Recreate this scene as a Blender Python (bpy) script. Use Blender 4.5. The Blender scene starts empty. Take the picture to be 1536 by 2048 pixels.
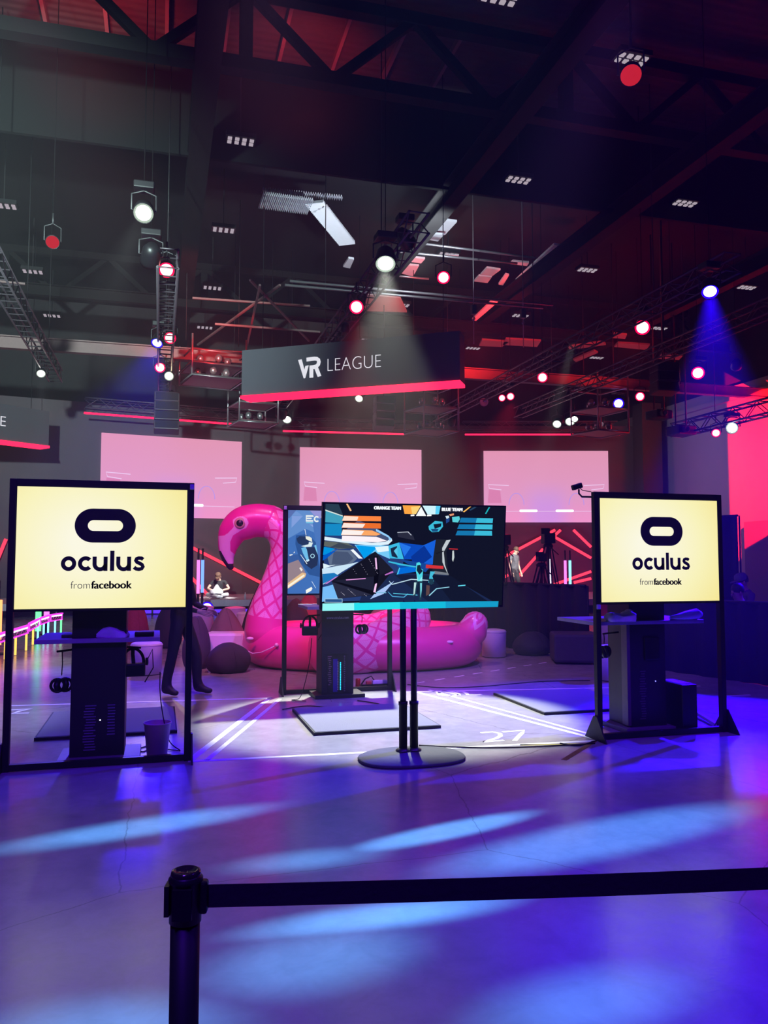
import bpy, bmesh, math, random
from mathutils import Vector, Matrix

random.seed(7)
SC = bpy.context.scene
COL = SC.collection
PI = math.pi

# ------------------------------------------------------------------ camera, world, exposure
YAW = math.radians(15.64)      # the hall is square to the world axes, the photographer turned to the right
PIT = math.radians(3.61)
F, EYE = 1600.0, 1.65
SN, CS = math.sin(YAW), math.cos(YAW)
SP, CP = math.sin(PIT), math.cos(PIT)

cam_d = bpy.data.cameras.new('camera')
cam = bpy.data.objects.new('camera', cam_d)
COL.objects.link(cam)
cam.location = (0, 0, EYE)
cam.rotation_euler = (PI / 2 + PIT, 0, -YAW)
cam_d.sensor_fit = 'VERTICAL'
cam_d.sensor_height = 36.0
cam_d.lens = F / 2048 * 36.0
cam_d.clip_start = 0.05
cam_d.clip_end = 300
SC.camera = cam
SC.view_settings.view_transform = 'Standard'
SC.view_settings.look = 'None'
SC.view_settings.exposure = 0.0
SC.view_settings.gamma = 1.0
SC.view_settings.use_curve_mapping = False
SC.cycles.use_denoising = True
SC.cycles.max_bounces = 5
SC.cycles.diffuse_bounces = 3
SC.cycles.glossy_bounces = 3
SC.cycles.volume_bounces = 0
SC.cycles.sample_clamp_indirect = 2.0
SC.cycles.sample_clamp_direct = 30.0
SC.cycles.use_light_tree = True

world = bpy.data.worlds.new('hall_air')
SC.world = world
world.use_nodes = True
wn = world.node_tree
wn.nodes['Background'].inputs[0].default_value = (0.05, 0.04, 0.1, 1)
wn.nodes['Background'].inputs[1].default_value = 0.0
HAZE = 0.0032                   # stage fog in the hall
vs = wn.nodes.new('ShaderNodeVolumePrincipled')
vs.inputs['Density'].default_value = HAZE
vs.inputs['Color'].default_value = (0.9, 0.9, 0.9, 1)
vs.inputs['Anisotropy'].default_value = 0.25
wn.links.new(vs.outputs[0], wn.nodes['World Output'].inputs['Volume'])


def ray(px, py):
    a, b = px - 768, 1024 - py
    fw = F * CP - b * SP
    up = F * SP + b * CP
    return Vector((a * CS + fw * SN, -a * SN + fw * CS, up)), fw


def PZ(px, py, z=0.0):
    r, fw = ray(px, py)
    t = (z - EYE) / r.z
    return Vector((r.x * t, r.y * t, z))


def PD(px, py, d):
    r, fw = ray(px, py)
    t = d / fw
    return Vector((r.x * t, r.y * t, EYE + r.z * t))


def PY(px, py, y):
    r, fw = ray(px, py)
    t = y / r.y
    return Vector((r.x * t, y, EYE + r.z * t))


def PL(px, py, a, b, off=0.0):
    """point on the upright plane through plan points a, b, moved off metres towards the camera"""
    n = Vector((-(b[1] - a[1]), b[0] - a[0], 0)).normalized()
    if n.y > 0:
        n = -n
    r, fw = ray(px, py)
    a3 = Vector((a[0], a[1], 0)) + n * off
    t = n.dot(a3) / n.dot(Vector((r.x, r.y, 0)))
    return Vector((r.x * t, r.y * t, EYE + r.z * t))


def W2(x, d, z=0.0):
    """camera-side plan coordinates (x right, d ahead) to world"""
    return Vector((x * CS + d * SN, -x * SN + d * CS, z))


# ------------------------------------------------------------------ rig beams plus added unseen fills; bodies of the seen lamps come later
def spot(name, pos, target, power, color, angle, blend=0.4, radius=0.1, scale=None, roll=0.0):
    l = bpy.data.lights.new(name, 'SPOT')
    l.energy = power
    l.color = color
    l.spot_size = math.radians(angle)
    l.spot_blend = blend
    l.shadow_soft_size = radius
    o = bpy.data.objects.new(name, l)
    COL.objects.link(o)
    d = Vector(target) - Vector(pos)
    o.location = Vector(pos) + d.normalized() * 0.09       # just in front of the lens
    q = d.to_track_quat('-Z', 'Y')
    if roll:
        q = q @ Matrix.Rotation(roll, 3, 'Z').to_quaternion()
    o.rotation_euler = q.to_euler()
    if scale:
        o.scale = scale
    return o


def gobo(o, shapes, base=0.0, rect=None):
    """metal gobo inside the lamp: shapes = (u, v, ru, rv, turn, edge, gain) in tangent units of the beam"""
    l = o.data
    l.use_nodes = True
    nt = l.node_tree
    em = [n for n in nt.nodes if n.type == 'EMISSION'][0]
    tc = nt.nodes.new('ShaderNodeTexCoord')
    sx = nt.nodes.new('ShaderNodeSeparateXYZ')
    nt.links.new(tc.outputs['Normal'], sx.inputs[0])

    def mth(op, a, b=None, c=None):
        m = nt.nodes.new('ShaderNodeMath')
        m.operation = op
        for i, v in enumerate((a, b, c)):
            if v is None:
                continue
            if isinstance(v, (int, float)):
                m.inputs[i].default_value = v
            else:
                nt.links.new(v, m.inputs[i])
        return m.outputs[0]
    az = mth('ABSOLUTE', sx.outputs[2])
    u = mth('DIVIDE', sx.outputs[0], az)
    v = mth('DIVIDE', sx.outputs[1], az)
    total = None
    for (cu, cv, ru, rv, turn, edge, gain) in shapes:
        du, dv = mth('SUBTRACT', u, cu), mth('SUBTRACT', v, cv)
        ct, st = math.cos(turn), math.sin(turn)
        a = mth('ADD', mth('MULTIPLY', du, ct / ru), mth('MULTIPLY', dv, st / ru))
        b = mth('ADD', mth('MULTIPLY', du, -st / rv), mth('MULTIPLY', dv, ct / rv))
        if rect:
            r = mth('MAXIMUM', mth('ABSOLUTE', a), mth('ABSOLUTE', b))
        else:
            r = mth('SQRT', mth('ADD', mth('MULTIPLY', a, a), mth('MULTIPLY', b, b)))
        k = nt.nodes.new('ShaderNodeMapRange')
        k.interpolation_type = 'SMOOTHSTEP'
        k.inputs['From Min'].default_value = 1.0
        k.inputs['From Max'].default_value = 1.0 - edge
        k.inputs['To Min'].default_value = 0.0
        k.inputs['To Max'].default_value = gain
        nt.links.new(r, k.inputs['Value'])
        total = k.outputs[0] if total is None else mth('MAXIMUM', total, k.outputs[0])
    if base:
        total = mth('ADD', total, base)
    nt.links.new(total, em.inputs['Strength'])


WHITE, WARM, BLUE, RED = (0.93, 1.0, 0.86), (1.0, 0.86, 0.6), (0.02, 0.0, 1.0), (1.0, 0.012, 0.07)
MAG, PURP, SKY = (1.0, 0.03, 0.55), (0.28, 0.1, 1.0), (0.11, 0.44, 1.0)
L2 = PD(771, 527, 13.4)
key = spot('key_beam', L2, PZ(778, 1431), 10500, WHITE, 36, 0.1, 0.10)
L1 = PZ(287, 426, 7.0)
spot('left_beam', L1, W2(-4.6, 8.2), 1500, (0.8, 1.0, 0.95), 24, 0.8, 0.12)
spot('left_floor_fill', W2(-1.3, 2.0, 8.0), PZ(90, 1960), 420, (0.75, 0.72, 0.9), 38, 1.0, 0.5)  # added soft fill for the lower left floor, no lamp there
spot('haze_fill_beam', W2(-4.4, 3.5, 6.2), W2(-9.5, 28, 8.6), 24000, (0.72, 0.97, 0.92), 52, 0.9, 0.2)  # added out of view to light up the haze at upper left
L3 = PZ(338, 752, 6.7)
spot('warm_beam', L3, PZ(200, 1440), 1300, WARM, 9, 0.6, 0.12)
L4 = PZ(82, 747, 6.7)
spot('far_left_beam', L4, PZ(95, 1330), 1800, (0.85, 0.85, 1.0), 9, 0.6, 0.12)
B1 = PZ(314, 686, 6.8)
spot('blue_left_beam', B1, PZ(80, 1400), 8500, BLUE, 30, 0.6, 0.14)
B2 = PZ(1420, 583, 6.25)
spot('blue_right_beam', B2, PZ(1470, 1450), 26000, BLUE, 24, 0.35, 0.10)
spot('blue_rear_beam', W2(10.5, 14.5, 6.5), PZ(1190, 1420), 24000, BLUE, 24, 0.5, 0.10)
spot('blue_corner_beam', (3.6, -1.2, 7.0), PZ(1470, 2010), 2600, BLUE, 13, 0.7, 0.12)
spot('blue_side_beam', (7.5, 1.5, 7.0), PZ(1600, 1800), 4200, BLUE, 24, 0.8, 0.12)
spot('stage_white_fill', Vector((3.6, 20.9, 6.4)), PD(440, 1185, 27.2), 11000, (1, 0.97, 0.95), 8, 0.5, 0.1)  # added unseen spot for the seated person, no lamp body here
spot('stage_right_beam', Vector((9.5, 17.0, 7.0)), PD(1030, 1125, 27.2), 15000, (1, 0.97, 0.95), 9, 0.5, 0.1)
spot('small_beam', PZ(718, 797, 6.5), PZ(600, 1270), 900, (0.95, 1, 0.8), 15, 0.6, 0.08)
spot('red_left_beam', PZ(340, 676, 6.9), PZ(480, 1265), 2600, RED, 42, 0.6, 0.12)
spot('red_center_beam', PZ(713, 614, 6.9), PD(700, 1290, 14.5), 3200, RED, 40, 0.6, 0.12)
spot('red_back_beam', PZ(1030, 793, 7.0), PZ(860, 1255), 2600, RED, 40, 0.6, 0.12)
spot('magenta_front_beam', W2(-3.0, 5.6, 6.6), PD(520, 1160, 12.8), 1900, (1.0, 0.14, 0.45), 30, 0.6, 0.25)
spot('violet_front_beam', W2(2.2, 6.5, 6.8), PD(740, 1290, 12.4), 2600, (0.4, 0.16, 1.0), 34, 0.7, 0.25)
spot('lounge_fill', W2(-1.5, 8.5, 9.0), W2(-1.2, 13.5, 0), 1500, (0.75, 0.32, 0.62), 75, 0.9, 0.4)  # added soft pink fill to brighten the lounge
# added hidden red fills for the stage wall; red beam of the right wall
spot('stage_red_fill', W2(-8.6, 26.6, 0.7), PD(470, 1150, 30.3), 380, (1, 0.12, 0.32), 120, 0.9, 0.3)
spot('stage_red_fill', W2(5.2, 29.0, 0.9), PD(1080, 1150, 33), 380, (0.85, 0.14, 0.5), 130, 0.9, 0.3)
rw = spot('wall_red_wash', (17.4, 19.3, 5.2), (20.4, 22.0, 5.2), 30000, (1.0, 0.005, 0.012), 112, 0.05, 0.03)
spot('right_wall_fill', (14.0, 23.5, 6.8), (20.4, 28.2, 4.6), 300, (0.85, 0.72, 0.85), 80, 0.9, 0.3)  # added neutral fill to lift the grey of the right wall
# red up-lights at the roof
spot('roof_red_uplight', (-1.4, 14.4, 10.0), (-1.2, 15.9, 12.1), 420, (1.0, 0.06, 0.08), 110, 0.8, 0.2)
spot('roof_red_uplight', (2.6, 14.6, 10.0), (2.6, 16.0, 12.1), 240, (1.0, 0.06, 0.08), 105, 0.8, 0.2)
spot('roof_red_uplight', (8.6, 20.5, 7.4), (9.0, 24.0, 10.0), 1100, (1.0, 0.03, 0.03), 110, 0.7, 0.3)
spot('roof_red_uplight', (13.5, 20.0, 7.4), (13.0, 23.0, 10.0), 800, (1.0, 0.03, 0.03), 110, 0.7, 0.3)
spot('roof_red_uplight', (1.2, 20.6, 7.2), (0.6, 25.0, 10.5), 450, (1.0, 0.03, 0.03), 120, 0.7, 0.3)
spot('roof_white_uplight', (5.6, 17.0, 8.3), (6.2, 19.6, 11.8), 1700, (0.85, 0.92, 1.0), 105, 0.6, 0.2)
# added violet fill from behind the camera for the rest of the hall's light
spot('violet_hall_fill', (-2.0, -2.0, 9.5), (0.5, 5.5, 0), 3300, (0.11, 0.006, 1.0), 95, 0.9, 0.6)
spot('violet_hall_fill', (6.0, 1.0, 9.5), (3.0, 7.5, 0), 2000, (0.11, 0.006, 1.0), 95, 0.9, 0.6)
# gobo projector straight above the front floor: the light blue streaks
gp = spot('gobo_projector', (1.3, 3.6, 8.5), (1.3, 3.6, 0), 9000, SKY, 70, 0.2, 0.02)

def fl(px, py):                       # floor point in the projector's tangent units
    p = PZ(px, py)
    return ((p.x - 1.3) / 8.5, (p.y - 3.6) / 8.5)

def streak(p, q, w, edge, gain):
    a, b = fl(*p), fl(*q)
    du, dv = b[0] - a[0], b[1] - a[1]
    return ((a[0] + b[0]) / 2, (a[1] + b[1]) / 2, math.hypot(du, dv) / 2, w / 8.5, math.atan2(dv, du), edge, gain)

gobo(gp, [streak((-160, 1722), (620, 1598), 0.25, 0.75, 1.0),
          streak((640, 1715), (1110, 1614), 0.17, 0.6, 1.25),
          streak((380, 1745), (820, 1695), 0.22, 0.9, 0.65),
          streak((760, 1772), (1560, 1596), 0.36, 0.6, 0.75),
          streak((370, 1885), (1110, 1785), 0.20, 0.8, 1.25),
          streak((300, 1985), (900, 1862), 0.38, 0.8, 0.6),
          streak((-200, 2085), (600, 2045), 0.34, 0.9, 0.6),
          streak((840, 2110), (1440, 1930), 0.33, 0.9, 0.5)])
gobo(key, [(0.0, 0.0, 0.265, 0.20, 0.0, 0.18, 1.0)])
# shutters of the wall projector
gobo(rw, [(0.205, 0.0, 0.59, 0.60, 0.0, 0.02, 1.0)], rect=True)


# ------------------------------------------------------------------ materials
MATS = {}


def mat(name, color, rough=0.6, metal=0.0, emit=None, strength=1.0, var=0.12, scale=18.0, bump=0.0, spec=0.5, sheen=0.0):
    if name in MATS:
        return MATS[name]
    m = bpy.data.materials.new(name)
    m.use_nodes = True
    nt = m.node_tree
    b = nt.nodes['Principled BSDF']
    b.inputs['Roughness'].default_value = rough
    b.inputs['Metallic'].default_value = metal
    b.inputs['Specular IOR Level'].default_value = spec
    b.inputs['Base Color'].default_value = (*color, 1)
    if sheen:
        b.inputs['Sheen Weight'].default_value = sheen
    if var > 0 or bump > 0:
        tc = nt.nodes.new('ShaderNodeTexCoord')
        nz = nt.nodes.new('ShaderNodeTexNoise')
        nz.inputs['Scale'].default_value = scale
        nz.inputs['Detail'].default_value = 3
        nt.links.new(tc.outputs['Object'], nz.inputs['Vector'])
        rp = nt.nodes.new('ShaderNodeMix')
        rp.data_type = 'RGBA'
        rp.inputs['A'].default_value = (*[c * (1 - var) for c in color], 1)
        rp.inputs['B'].default_value = (*[min(1, c * (1 + var)) for c in color], 1)
        nt.links.new(nz.outputs['Fac'], rp.inputs['Factor'])
        nt.links.new(rp.outputs['Result'], b.inputs['Base Color'])
        if bump:
            bp = nt.nodes.new('ShaderNodeBump')
            bp.inputs['Strength'].default_value = bump
            bp.inputs['Distance'].default_value = 0.01
            nt.links.new(nz.outputs['Fac'], bp.inputs['Height'])
            nt.links.new(bp.outputs[0], b.inputs['Normal'])
    if emit:
        b.inputs['Emission Color'].default_value = (*emit, 1)
        b.inputs['Emission Strength'].default_value = strength
    MATS[name] = m
    return m


def glow(name, color, strength, sample=True):
    """something that gives off light"""
    if name in MATS:
        return MATS[name]
    m = bpy.data.materials.new(name)
    m.use_nodes = True
    nt = m.node_tree
    nt.nodes.remove(nt.nodes['Principled BSDF'])
    e = nt.nodes.new('ShaderNodeEmission')
    e.inputs[0].default_value = (*color, 1)
    e.inputs[1].default_value = strength
    nt.links.new(e.outputs[0], nt.nodes['Material Output'].inputs[0])
    if not sample:
        m.cycles.emission_sampling = 'NONE'
    MATS[name] = m
    return m


def srgb(r, g, b):
    f = lambda v: (v / 255 / 12.92) if v <= 10 else ((v / 255 + 0.055) / 1.055) ** 2.4
    return (f(r), f(g), f(b))


BLACK = mat('black_metal', (0.011, 0.011, 0.012), 0.5, 0.0, var=0.1, spec=0.25)
BLACKP = mat('black_plastic', (0.009, 0.009, 0.010), 0.4, spec=0.3)
STEEL = mat('dark_steel', (0.10, 0.10, 0.11), 0.4, 0.7)
ALU = mat('aluminium_truss', (0.35, 0.35, 0.37), 0.4, 0.8)
BLKTRUSS = mat('black_truss', (0.07, 0.06, 0.07), 0.45, 0.3)
FABRIC = mat('black_fabric', (0.012, 0.012, 0.016), 0.95, bump=0.3, scale=60)
DRAPE = mat('black_drape', (0.010, 0.009, 0.013), 0.95, bump=0.2, scale=8)
WHITEC = mat('white_cloth', (0.75, 0.75, 0.78), 0.9, bump=0.5, scale=25)
WHITEV = mat('white_vinyl', (0.72, 0.70, 0.72), 0.55, var=0.05)


# ------------------------------------------------------------------ mesh helpers
class MB:
    def __init__(self):
        self.bm = bmesh.new()
        self.m = 0

    def _faces(self, vs_, faces, smooth=False):
        v = [self.bm.verts.new(p) for p in vs_]
        for f in faces:
            try:
                fc = self.bm.faces.new([v[i] for i in f])
                fc.material_index = self.m
                fc.smooth = smooth
            except ValueError:
                pass
        return v

    def box(self, c, s, rot=None):
        c = Vector(c)
        pts = []
        for z in (-1, 1):
            for (x, y) in ((-1, -1), (1, -1), (1, 1), (-1, 1)):
                p = Vector((x * s[0] / 2, y * s[1] / 2, z * s[2] / 2))
                if rot is not None:
                    p = rot @ p
                pts.append(c + p)
        self._faces(pts, [(3, 2, 1, 0), (4, 5, 6, 7), (0, 1, 5, 4), (1, 2, 6, 5), (2, 3, 7, 6), (3, 0, 4, 7)])
        return self

    def bar(self, a, b, w, h=None, up=(0, 0, 1)):
        a, b = Vector(a), Vector(b)
        d = b - a
        L = d.length
        d.normalize()
        up = Vector(up)
        if abs(d.dot(up)) > 0.98:
            up = Vector((0, 1, 0))
        r = d.cross(up).normalized()
        u = r.cross(d)
        rot = Matrix((r, d, u)).transposed()
        return self.box((a + b) / 2, (w, L, h or w), rot)

    def tube(self, pts, r, n=8, caps=True, closed=False):
        pts = [Vector(p) for p in pts]
        rs = r if isinstance(r, (list, tuple)) else [r] * len(pts)
        rings = []
        prev = None
        N = len(pts)
        for i, p in enumerate(pts):
            if closed:
                t = pts[(i + 1) % N] - pts[i - 1]
            else:
                t = pts[min(i + 1, N - 1)] - pts[max(i - 1, 0)]
            t.normalize()
            if prev is None:
                ref = Vector((0, 0, 1)) if abs(t.z) < 0.9 else Vector((1, 0, 0))
                a = t.cross(ref).normalized()
            else:
                a = prev - t * prev.dot(t)
                if a.length < 1e-5:
                    a = t.orthogonal()
                a.normalize()
            prev = a
            b = t.cross(a)
            rr = rs[i]
            ra, rb = rr if isinstance(rr, (list, tuple)) else (rr, rr)
            rings.append([self.bm.verts.new(p + a * math.cos(2 * PI * k / n) * ra + b * math.sin(2 * PI * k / n) * rb) for k in range(n)])
        cnt = N if closed else N - 1
        for i in range(cnt):
            A, B = rings[i], rings[(i + 1) % N]
            for k in range(n):
                f = self.bm.faces.new((A[k], A[(k + 1) % n], B[(k + 1) % n], B[k]))
                f.smooth = True
                f.material_index = self.m
        if caps and not closed:
            for rg, rev in ((rings[0], True), (rings[-1], False)):
                f = self.bm.faces.new(rg[::-1] if rev else rg)
                f.material_index = self.m
        return self

    def lathe(self, prof, n=24, M=None, sq=1.0):
        """prof = [(r, z)], around z; M = placement"""
        M = M or Matrix.Identity(4)
        rings = []
        for (r, z) in prof:
            if r < 1e-6:
                rings.append([self.bm.verts.new(M @ Vector((0, 0, z)))])
            else:
                rings.append([self.bm.verts.new(M @ Vector((r * math.cos(2 * PI * k / n), r * sq * math.sin(2 * PI * k / n), z))) for k in range(n)])
        for A, B in zip(rings, rings[1:]):
            for k in range(n):
                a = (A[0],) if len(A) == 1 else (A[k], A[(k + 1) % n])
                b = (B[0],) if len(B) == 1 else (B[(k + 1) % n], B[k])
                if len(a) + len(b) < 3:
                    continue
                try:
                    f = self.bm.faces.new(a + b)
                    f.smooth = True
                    f.material_index = self.m
                except ValueError:
                    pass
        return self

    def ball(self, c, r, n=16, m=10):
        c = Vector(c)
        r = r if isinstance(r, (list, tuple)) else (r, r, r)
        M = Matrix.Translation(c) @ Matrix.Diagonal((r[0], r[1], r[2], 1))
        return self.lathe([(math.sin(PI * i / m), -math.cos(PI * i / m)) for i in range(m + 1)], n, M)

    def prism(self, pts, h, M=None):
        """outline in x,y (counter-clockwise) raised along z by h"""
        M = M or Matrix.Identity(4)
        n = len(pts)
        lo = [self.bm.verts.new(M @ Vector((p[0], p[1], 0))) for p in pts]
        hi = [self.bm.verts.new(M @ Vector((p[0], p[1], h))) for p in pts]
        for f in ([lo[::-1], hi] + [[lo[i], lo[(i + 1) % n], hi[(i + 1) % n], hi[i]] for i in range(n)]):
            try:
                fc = self.bm.faces.new(f)
                fc.material_index = self.m
            except ValueError:
                pass
        return self

    def ring(self, outer, inner, h, M=None, closed=True):
        """flat band between two outlines with the same count, raised by h"""
        M = M or Matrix.Identity(4)
        n = len(outer)
        mk = lambda pts, z: [self.bm.verts.new(M @ Vector((p[0], p[1], z))) for p in pts]
        ol, il, oh, ih = mk(outer, 0), mk(inner, 0), mk(outer, h), mk(inner, h)
        for i in range(n if closed else n - 1):
            j = (i + 1) % n
            for f in ((oh[i], oh[j], ih[j], ih[i]), (ol[j], ol[i], il[i], il[j]), (ol[i], ol[j], oh[j], oh[i]), (il[j], il[i], ih[i], ih[j])):
                fc = self.bm.faces.new(f)
                fc.material_index = self.m
        if not closed:
            for k in (0, n - 1):
                f = (ol[k], oh[k], ih[k], il[k])
                fc = self.bm.faces.new(f if k == 0 else f[::-1])
                fc.material_index = self.m
        return self

    def stroke(self, pts, w, h, M=None):
        """a painted or printed line of width w along x,y points"""
        pts = [Vector((p[0], p[1])) for p in pts]
        o, i_ = [], []
        for k, p in enumerate(pts):
            t = (pts[min(k + 1, len(pts) - 1)] - pts[max(k - 1, 0)]).normalized()
            nrm = Vector((-t.y, t.x))
            o.append(p + nrm * w / 2)
            i_.append(p - nrm * w / 2)
        return self.ring(o, i_, h, M, closed=False)

    def build(self, name, m=None, parent=None, bevel=0.0, loc=None, smooth=None, rot=None):
        me = bpy.data.meshes.new(name)
        bmesh.ops.recalc_face_normals(self.bm, faces=self.bm.faces)
        self.bm.to_mesh(me)
        self.bm.free()
        for x in (m if isinstance(m, (list, tuple)) else [m]):
            if x is not None:
                me.materials.append(x)
        if smooth is not None:
            for p in me.polygons:
                p.use_smooth = smooth
        o = bpy.data.objects.new(name, me)
        COL.objects.link(o)
        if parent is not None:
            o.parent = parent
        if loc is not None:
            o.location = loc
        if rot is not None:
            o.rotation_euler = rot
        if bevel:
            b = o.modifiers.new('bevel', 'BEVEL')
            b.width = bevel
            b.segments = 2
            b.limit_method = 'ANGLE'
        return o


def tag(o, label=None, cat=None, group=None, kind=None):
    if label:
        o['label'] = label
    if cat:
        o['category'] = cat
    if group:
        o['group'] = group
    if kind:
        o['kind'] = kind
    return o


def thing(name, label, cat, loc=(0, 0, 0), rz=0.0, group=None):
    o = bpy.data.objects.new(name, None)
    o.empty_display_size = 0.1
    COL.objects.link(o)
    o.location = loc
    o.rotation_euler = (0, 0, rz)
    return tag(o, label, cat, group)


def kids(o):
    return [x for x in COL.objects if x.parent == o]


def dup(root, loc, rz=None, label=None, group=None):
    r = root.copy()
    COL.objects.link(r)
    r.location = loc
    if rz is not None:
        r.rotation_euler = (0, 0, rz)
    if label:
        r['label'] = label
    if group:
        r['group'] = group
    for ch in kids(root):
        c = ch.copy()
        COL.objects.link(c)
        c.parent = r
        for g in kids(ch):
            d = g.copy()
            COL.objects.link(d)
            d.parent = c
    return r


def face_front():
    """placement for flat artwork on an upright face: x right, y up on the face, raised towards -Y"""
    return Matrix(((1, 0, 0, 0), (0, 0, -1, 0), (0, 1, 0, 0), (0, 0, 0, 1)))


FF = face_front()


def text(name, body, size, m, parent=None, M=None, bold=0.0, align='CENTER', depth=0.002, width=None, xs=1.0):
    cu = bpy.data.curves.new(name, 'FONT')
    cu.body = body
    cu.size = size
    cu.align_x = align
    cu.offset = min(bold, 0.0)
    cu.extrude = depth / 2
    t = bpy.data.objects.new(name, cu)
    COL.objects.link(t)
    dg = bpy.context.evaluated_depsgraph_get()
    me = bpy.data.meshes.new_from_object(t.evaluated_get(dg))
    bpy.data.objects.remove(t)
    if width:
        xsn = [v.co.x for v in me.vertices]
        k = width / (max(xsn) - min(xsn))
        me.transform(Matrix.Diagonal((k, 1, 1, 1)))
    if bold > 0:                                   # heavier strokes: the outline laid over itself, slightly shifted
        b2 = bmesh.new()
        for dx, dy in ((0, 0), (bold, 0), (-bold, 0), (0, bold * 0.6), (0, -bold * 0.6), (bold * 2, 0), (-bold * 2, 0)):
            m2 = me.copy()
            m2.transform(Matrix.Translation((dx, dy, 0)))
            b2.from_mesh(m2)
            bpy.data.meshes.remove(m2)
        b2.to_mesh(me)
        b2.free()
    me.transform((M or FF))
    me.materials.clear()
    me.materials.append(m)
    o = bpy.data.objects.new(name, me)
    COL.objects.link(o)
    if parent is not None:
        o.parent = parent
    return o


def arc(cx, cy, rx, ry, a0, a1, n=24):
    return [(cx + rx * math.cos(a0 + (a1 - a0) * i / n), cy + ry * math.sin(a0 + (a1 - a0) * i / n)) for i in range(n + 1)]


def stadium(cx, cy, w, h, n=16):
    r = h / 2
    k = w / 2 - r
    return arc(cx + k, cy, r, r, -PI / 2, PI / 2, n) + arc(cx - k, cy, r, r, PI / 2, 3 * PI / 2, n)

# ------------------------------------------------------------------ the setting: floor, walls, roof
def struct(o):
    return tag(o, kind='structure')


def concrete():
    m = bpy.data.materials.new('polished_concrete')
    m.use_nodes = True
    nt = m.node_tree
    b = nt.nodes['Principled BSDF']
    tc = nt.nodes.new('ShaderNodeTexCoord')
    def noise(scale, det, rough=0.6, dist=0.0):
        n = nt.nodes.new('ShaderNodeTexNoise')
        n.inputs['Scale'].default_value = scale
        n.inputs['Detail'].default_value = det
        n.inputs['Roughness'].default_value = rough
        n.inputs['Distortion'].default_value = dist
        nt.links.new(tc.outputs['Object'], n.inputs['Vector'])
        return n
    big, mid, fine = noise(0.9, 5), noise(5.0, 6, 0.7, 0.4), noise(60, 3)
    ramp = nt.nodes.new('ShaderNodeValToRGB')
    ramp.color_ramp.elements[0].position = 0.3
    ramp.color_ramp.elements[0].color = (0.235, 0.232, 0.235, 1)
    ramp.color_ramp.elements[1].position = 0.72
    ramp.color_ramp.elements[1].color = (0.36, 0.355, 0.35, 1)
    mx = nt.nodes.new('ShaderNodeMath')
    mx.operation = 'MULTIPLY_ADD'
    mx.inputs[1].default_value = 0.55
    nt.links.new(mid.outputs['Fac'], mx.inputs[0])
    m2 = nt.nodes.new('ShaderNodeMath')
    m2.operation = 'MULTIPLY'
    m2.inputs[1].default_value = 0.45
    nt.links.new(big.outputs['Fac'], m2.inputs[0])
    nt.links.new(m2.outputs[0], mx.inputs[2])
    nt.links.new(mx.outputs[0], ramp.inputs[0])
    # hairline cracks
    vo = nt.nodes.new('ShaderNodeTexVoronoi')
    vo.feature = 'DISTANCE_TO_EDGE'
    vo.inputs['Scale'].default_value = 0.42
    wob = nt.nodes.new('ShaderNodeMix')
    wob.data_type = 'VECTOR'
    wob.inputs['Factor'].default_value = 0.06
    nt.links.new(tc.outputs['Object'], wob.inputs['A'])
    nt.links.new(noise(4, 4).outputs['Color'], wob.inputs['B'])
    nt.links.new(wob.outputs['Result'], vo.inputs['Vector'])
    cr = nt.nodes.new('ShaderNodeMapRange')
    cr.inputs['From Min'].default_value = 0.0
    cr.inputs['From Max'].default_value = 0.0022
    cr.inputs['To Min'].default_value = 0.55
    cr.inputs['To Max'].default_value = 1.0
    nt.links.new(vo.outputs['Distance'], cr.inputs['Value'])
    mul = nt.nodes.new('ShaderNodeMix')
    mul.data_type = 'RGBA'
    mul.blend_type = 'MULTIPLY'
    mul.inputs['Factor'].default_value = 1.0
    nt.links.new(ramp.outputs[0], mul.inputs['A'])
    nt.links.new(cr.outputs[0], mul.inputs['B'])
    nt.links.new(mul.outputs['Result'], b.inputs['Base Color'])
    rg = nt.nodes.new('ShaderNodeMapRange')
    rg.inputs['To Min'].default_value = 0.13
    rg.inputs['To Max'].default_value = 0.30
    nt.links.new(mid.outputs['Fac'], rg.inputs['Value'])
    nt.links.new(rg.outputs[0], b.inputs['Roughness'])
    bp = nt.nodes.new('ShaderNodeBump')
    bp.inputs['Strength'].default_value = 0.10
    bp.inputs['Distance'].default_value = 0.004
    ad = nt.nodes.new('ShaderNodeMath')
    ad.operation = 'ADD'
    nt.links.new(noise(9, 2).outputs['Fac'], ad.inputs[0])
    nt.links.new(fine.outputs['Fac'], ad.inputs[1])
    nt.links.new(ad.outputs[0], bp.inputs['Height'])
    nt.links.new(bp.outputs[0], b.inputs['Normal'])
    b.inputs['Specular IOR Level'].default_value = 0.5
    return m


floor = struct(MB().box((4, 14, -0.1), (60, 48, 0.2)).build('floor', concrete()))

WALLG = mat('grey_wall', (0.16, 0.15, 0.17), 0.9, var=0.08, scale=2)
WALLD = mat('stage_wall', (0.075, 0.062, 0.075), 0.85, var=0.1, scale=2)
WALLL = mat('painted_block_wall', (0.42, 0.40, 0.42), 0.85, var=0.05, scale=3)
ROOF = mat('black_roof_deck', (0.022, 0.022, 0.024), 0.9, var=0.2, scale=3)


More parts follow.
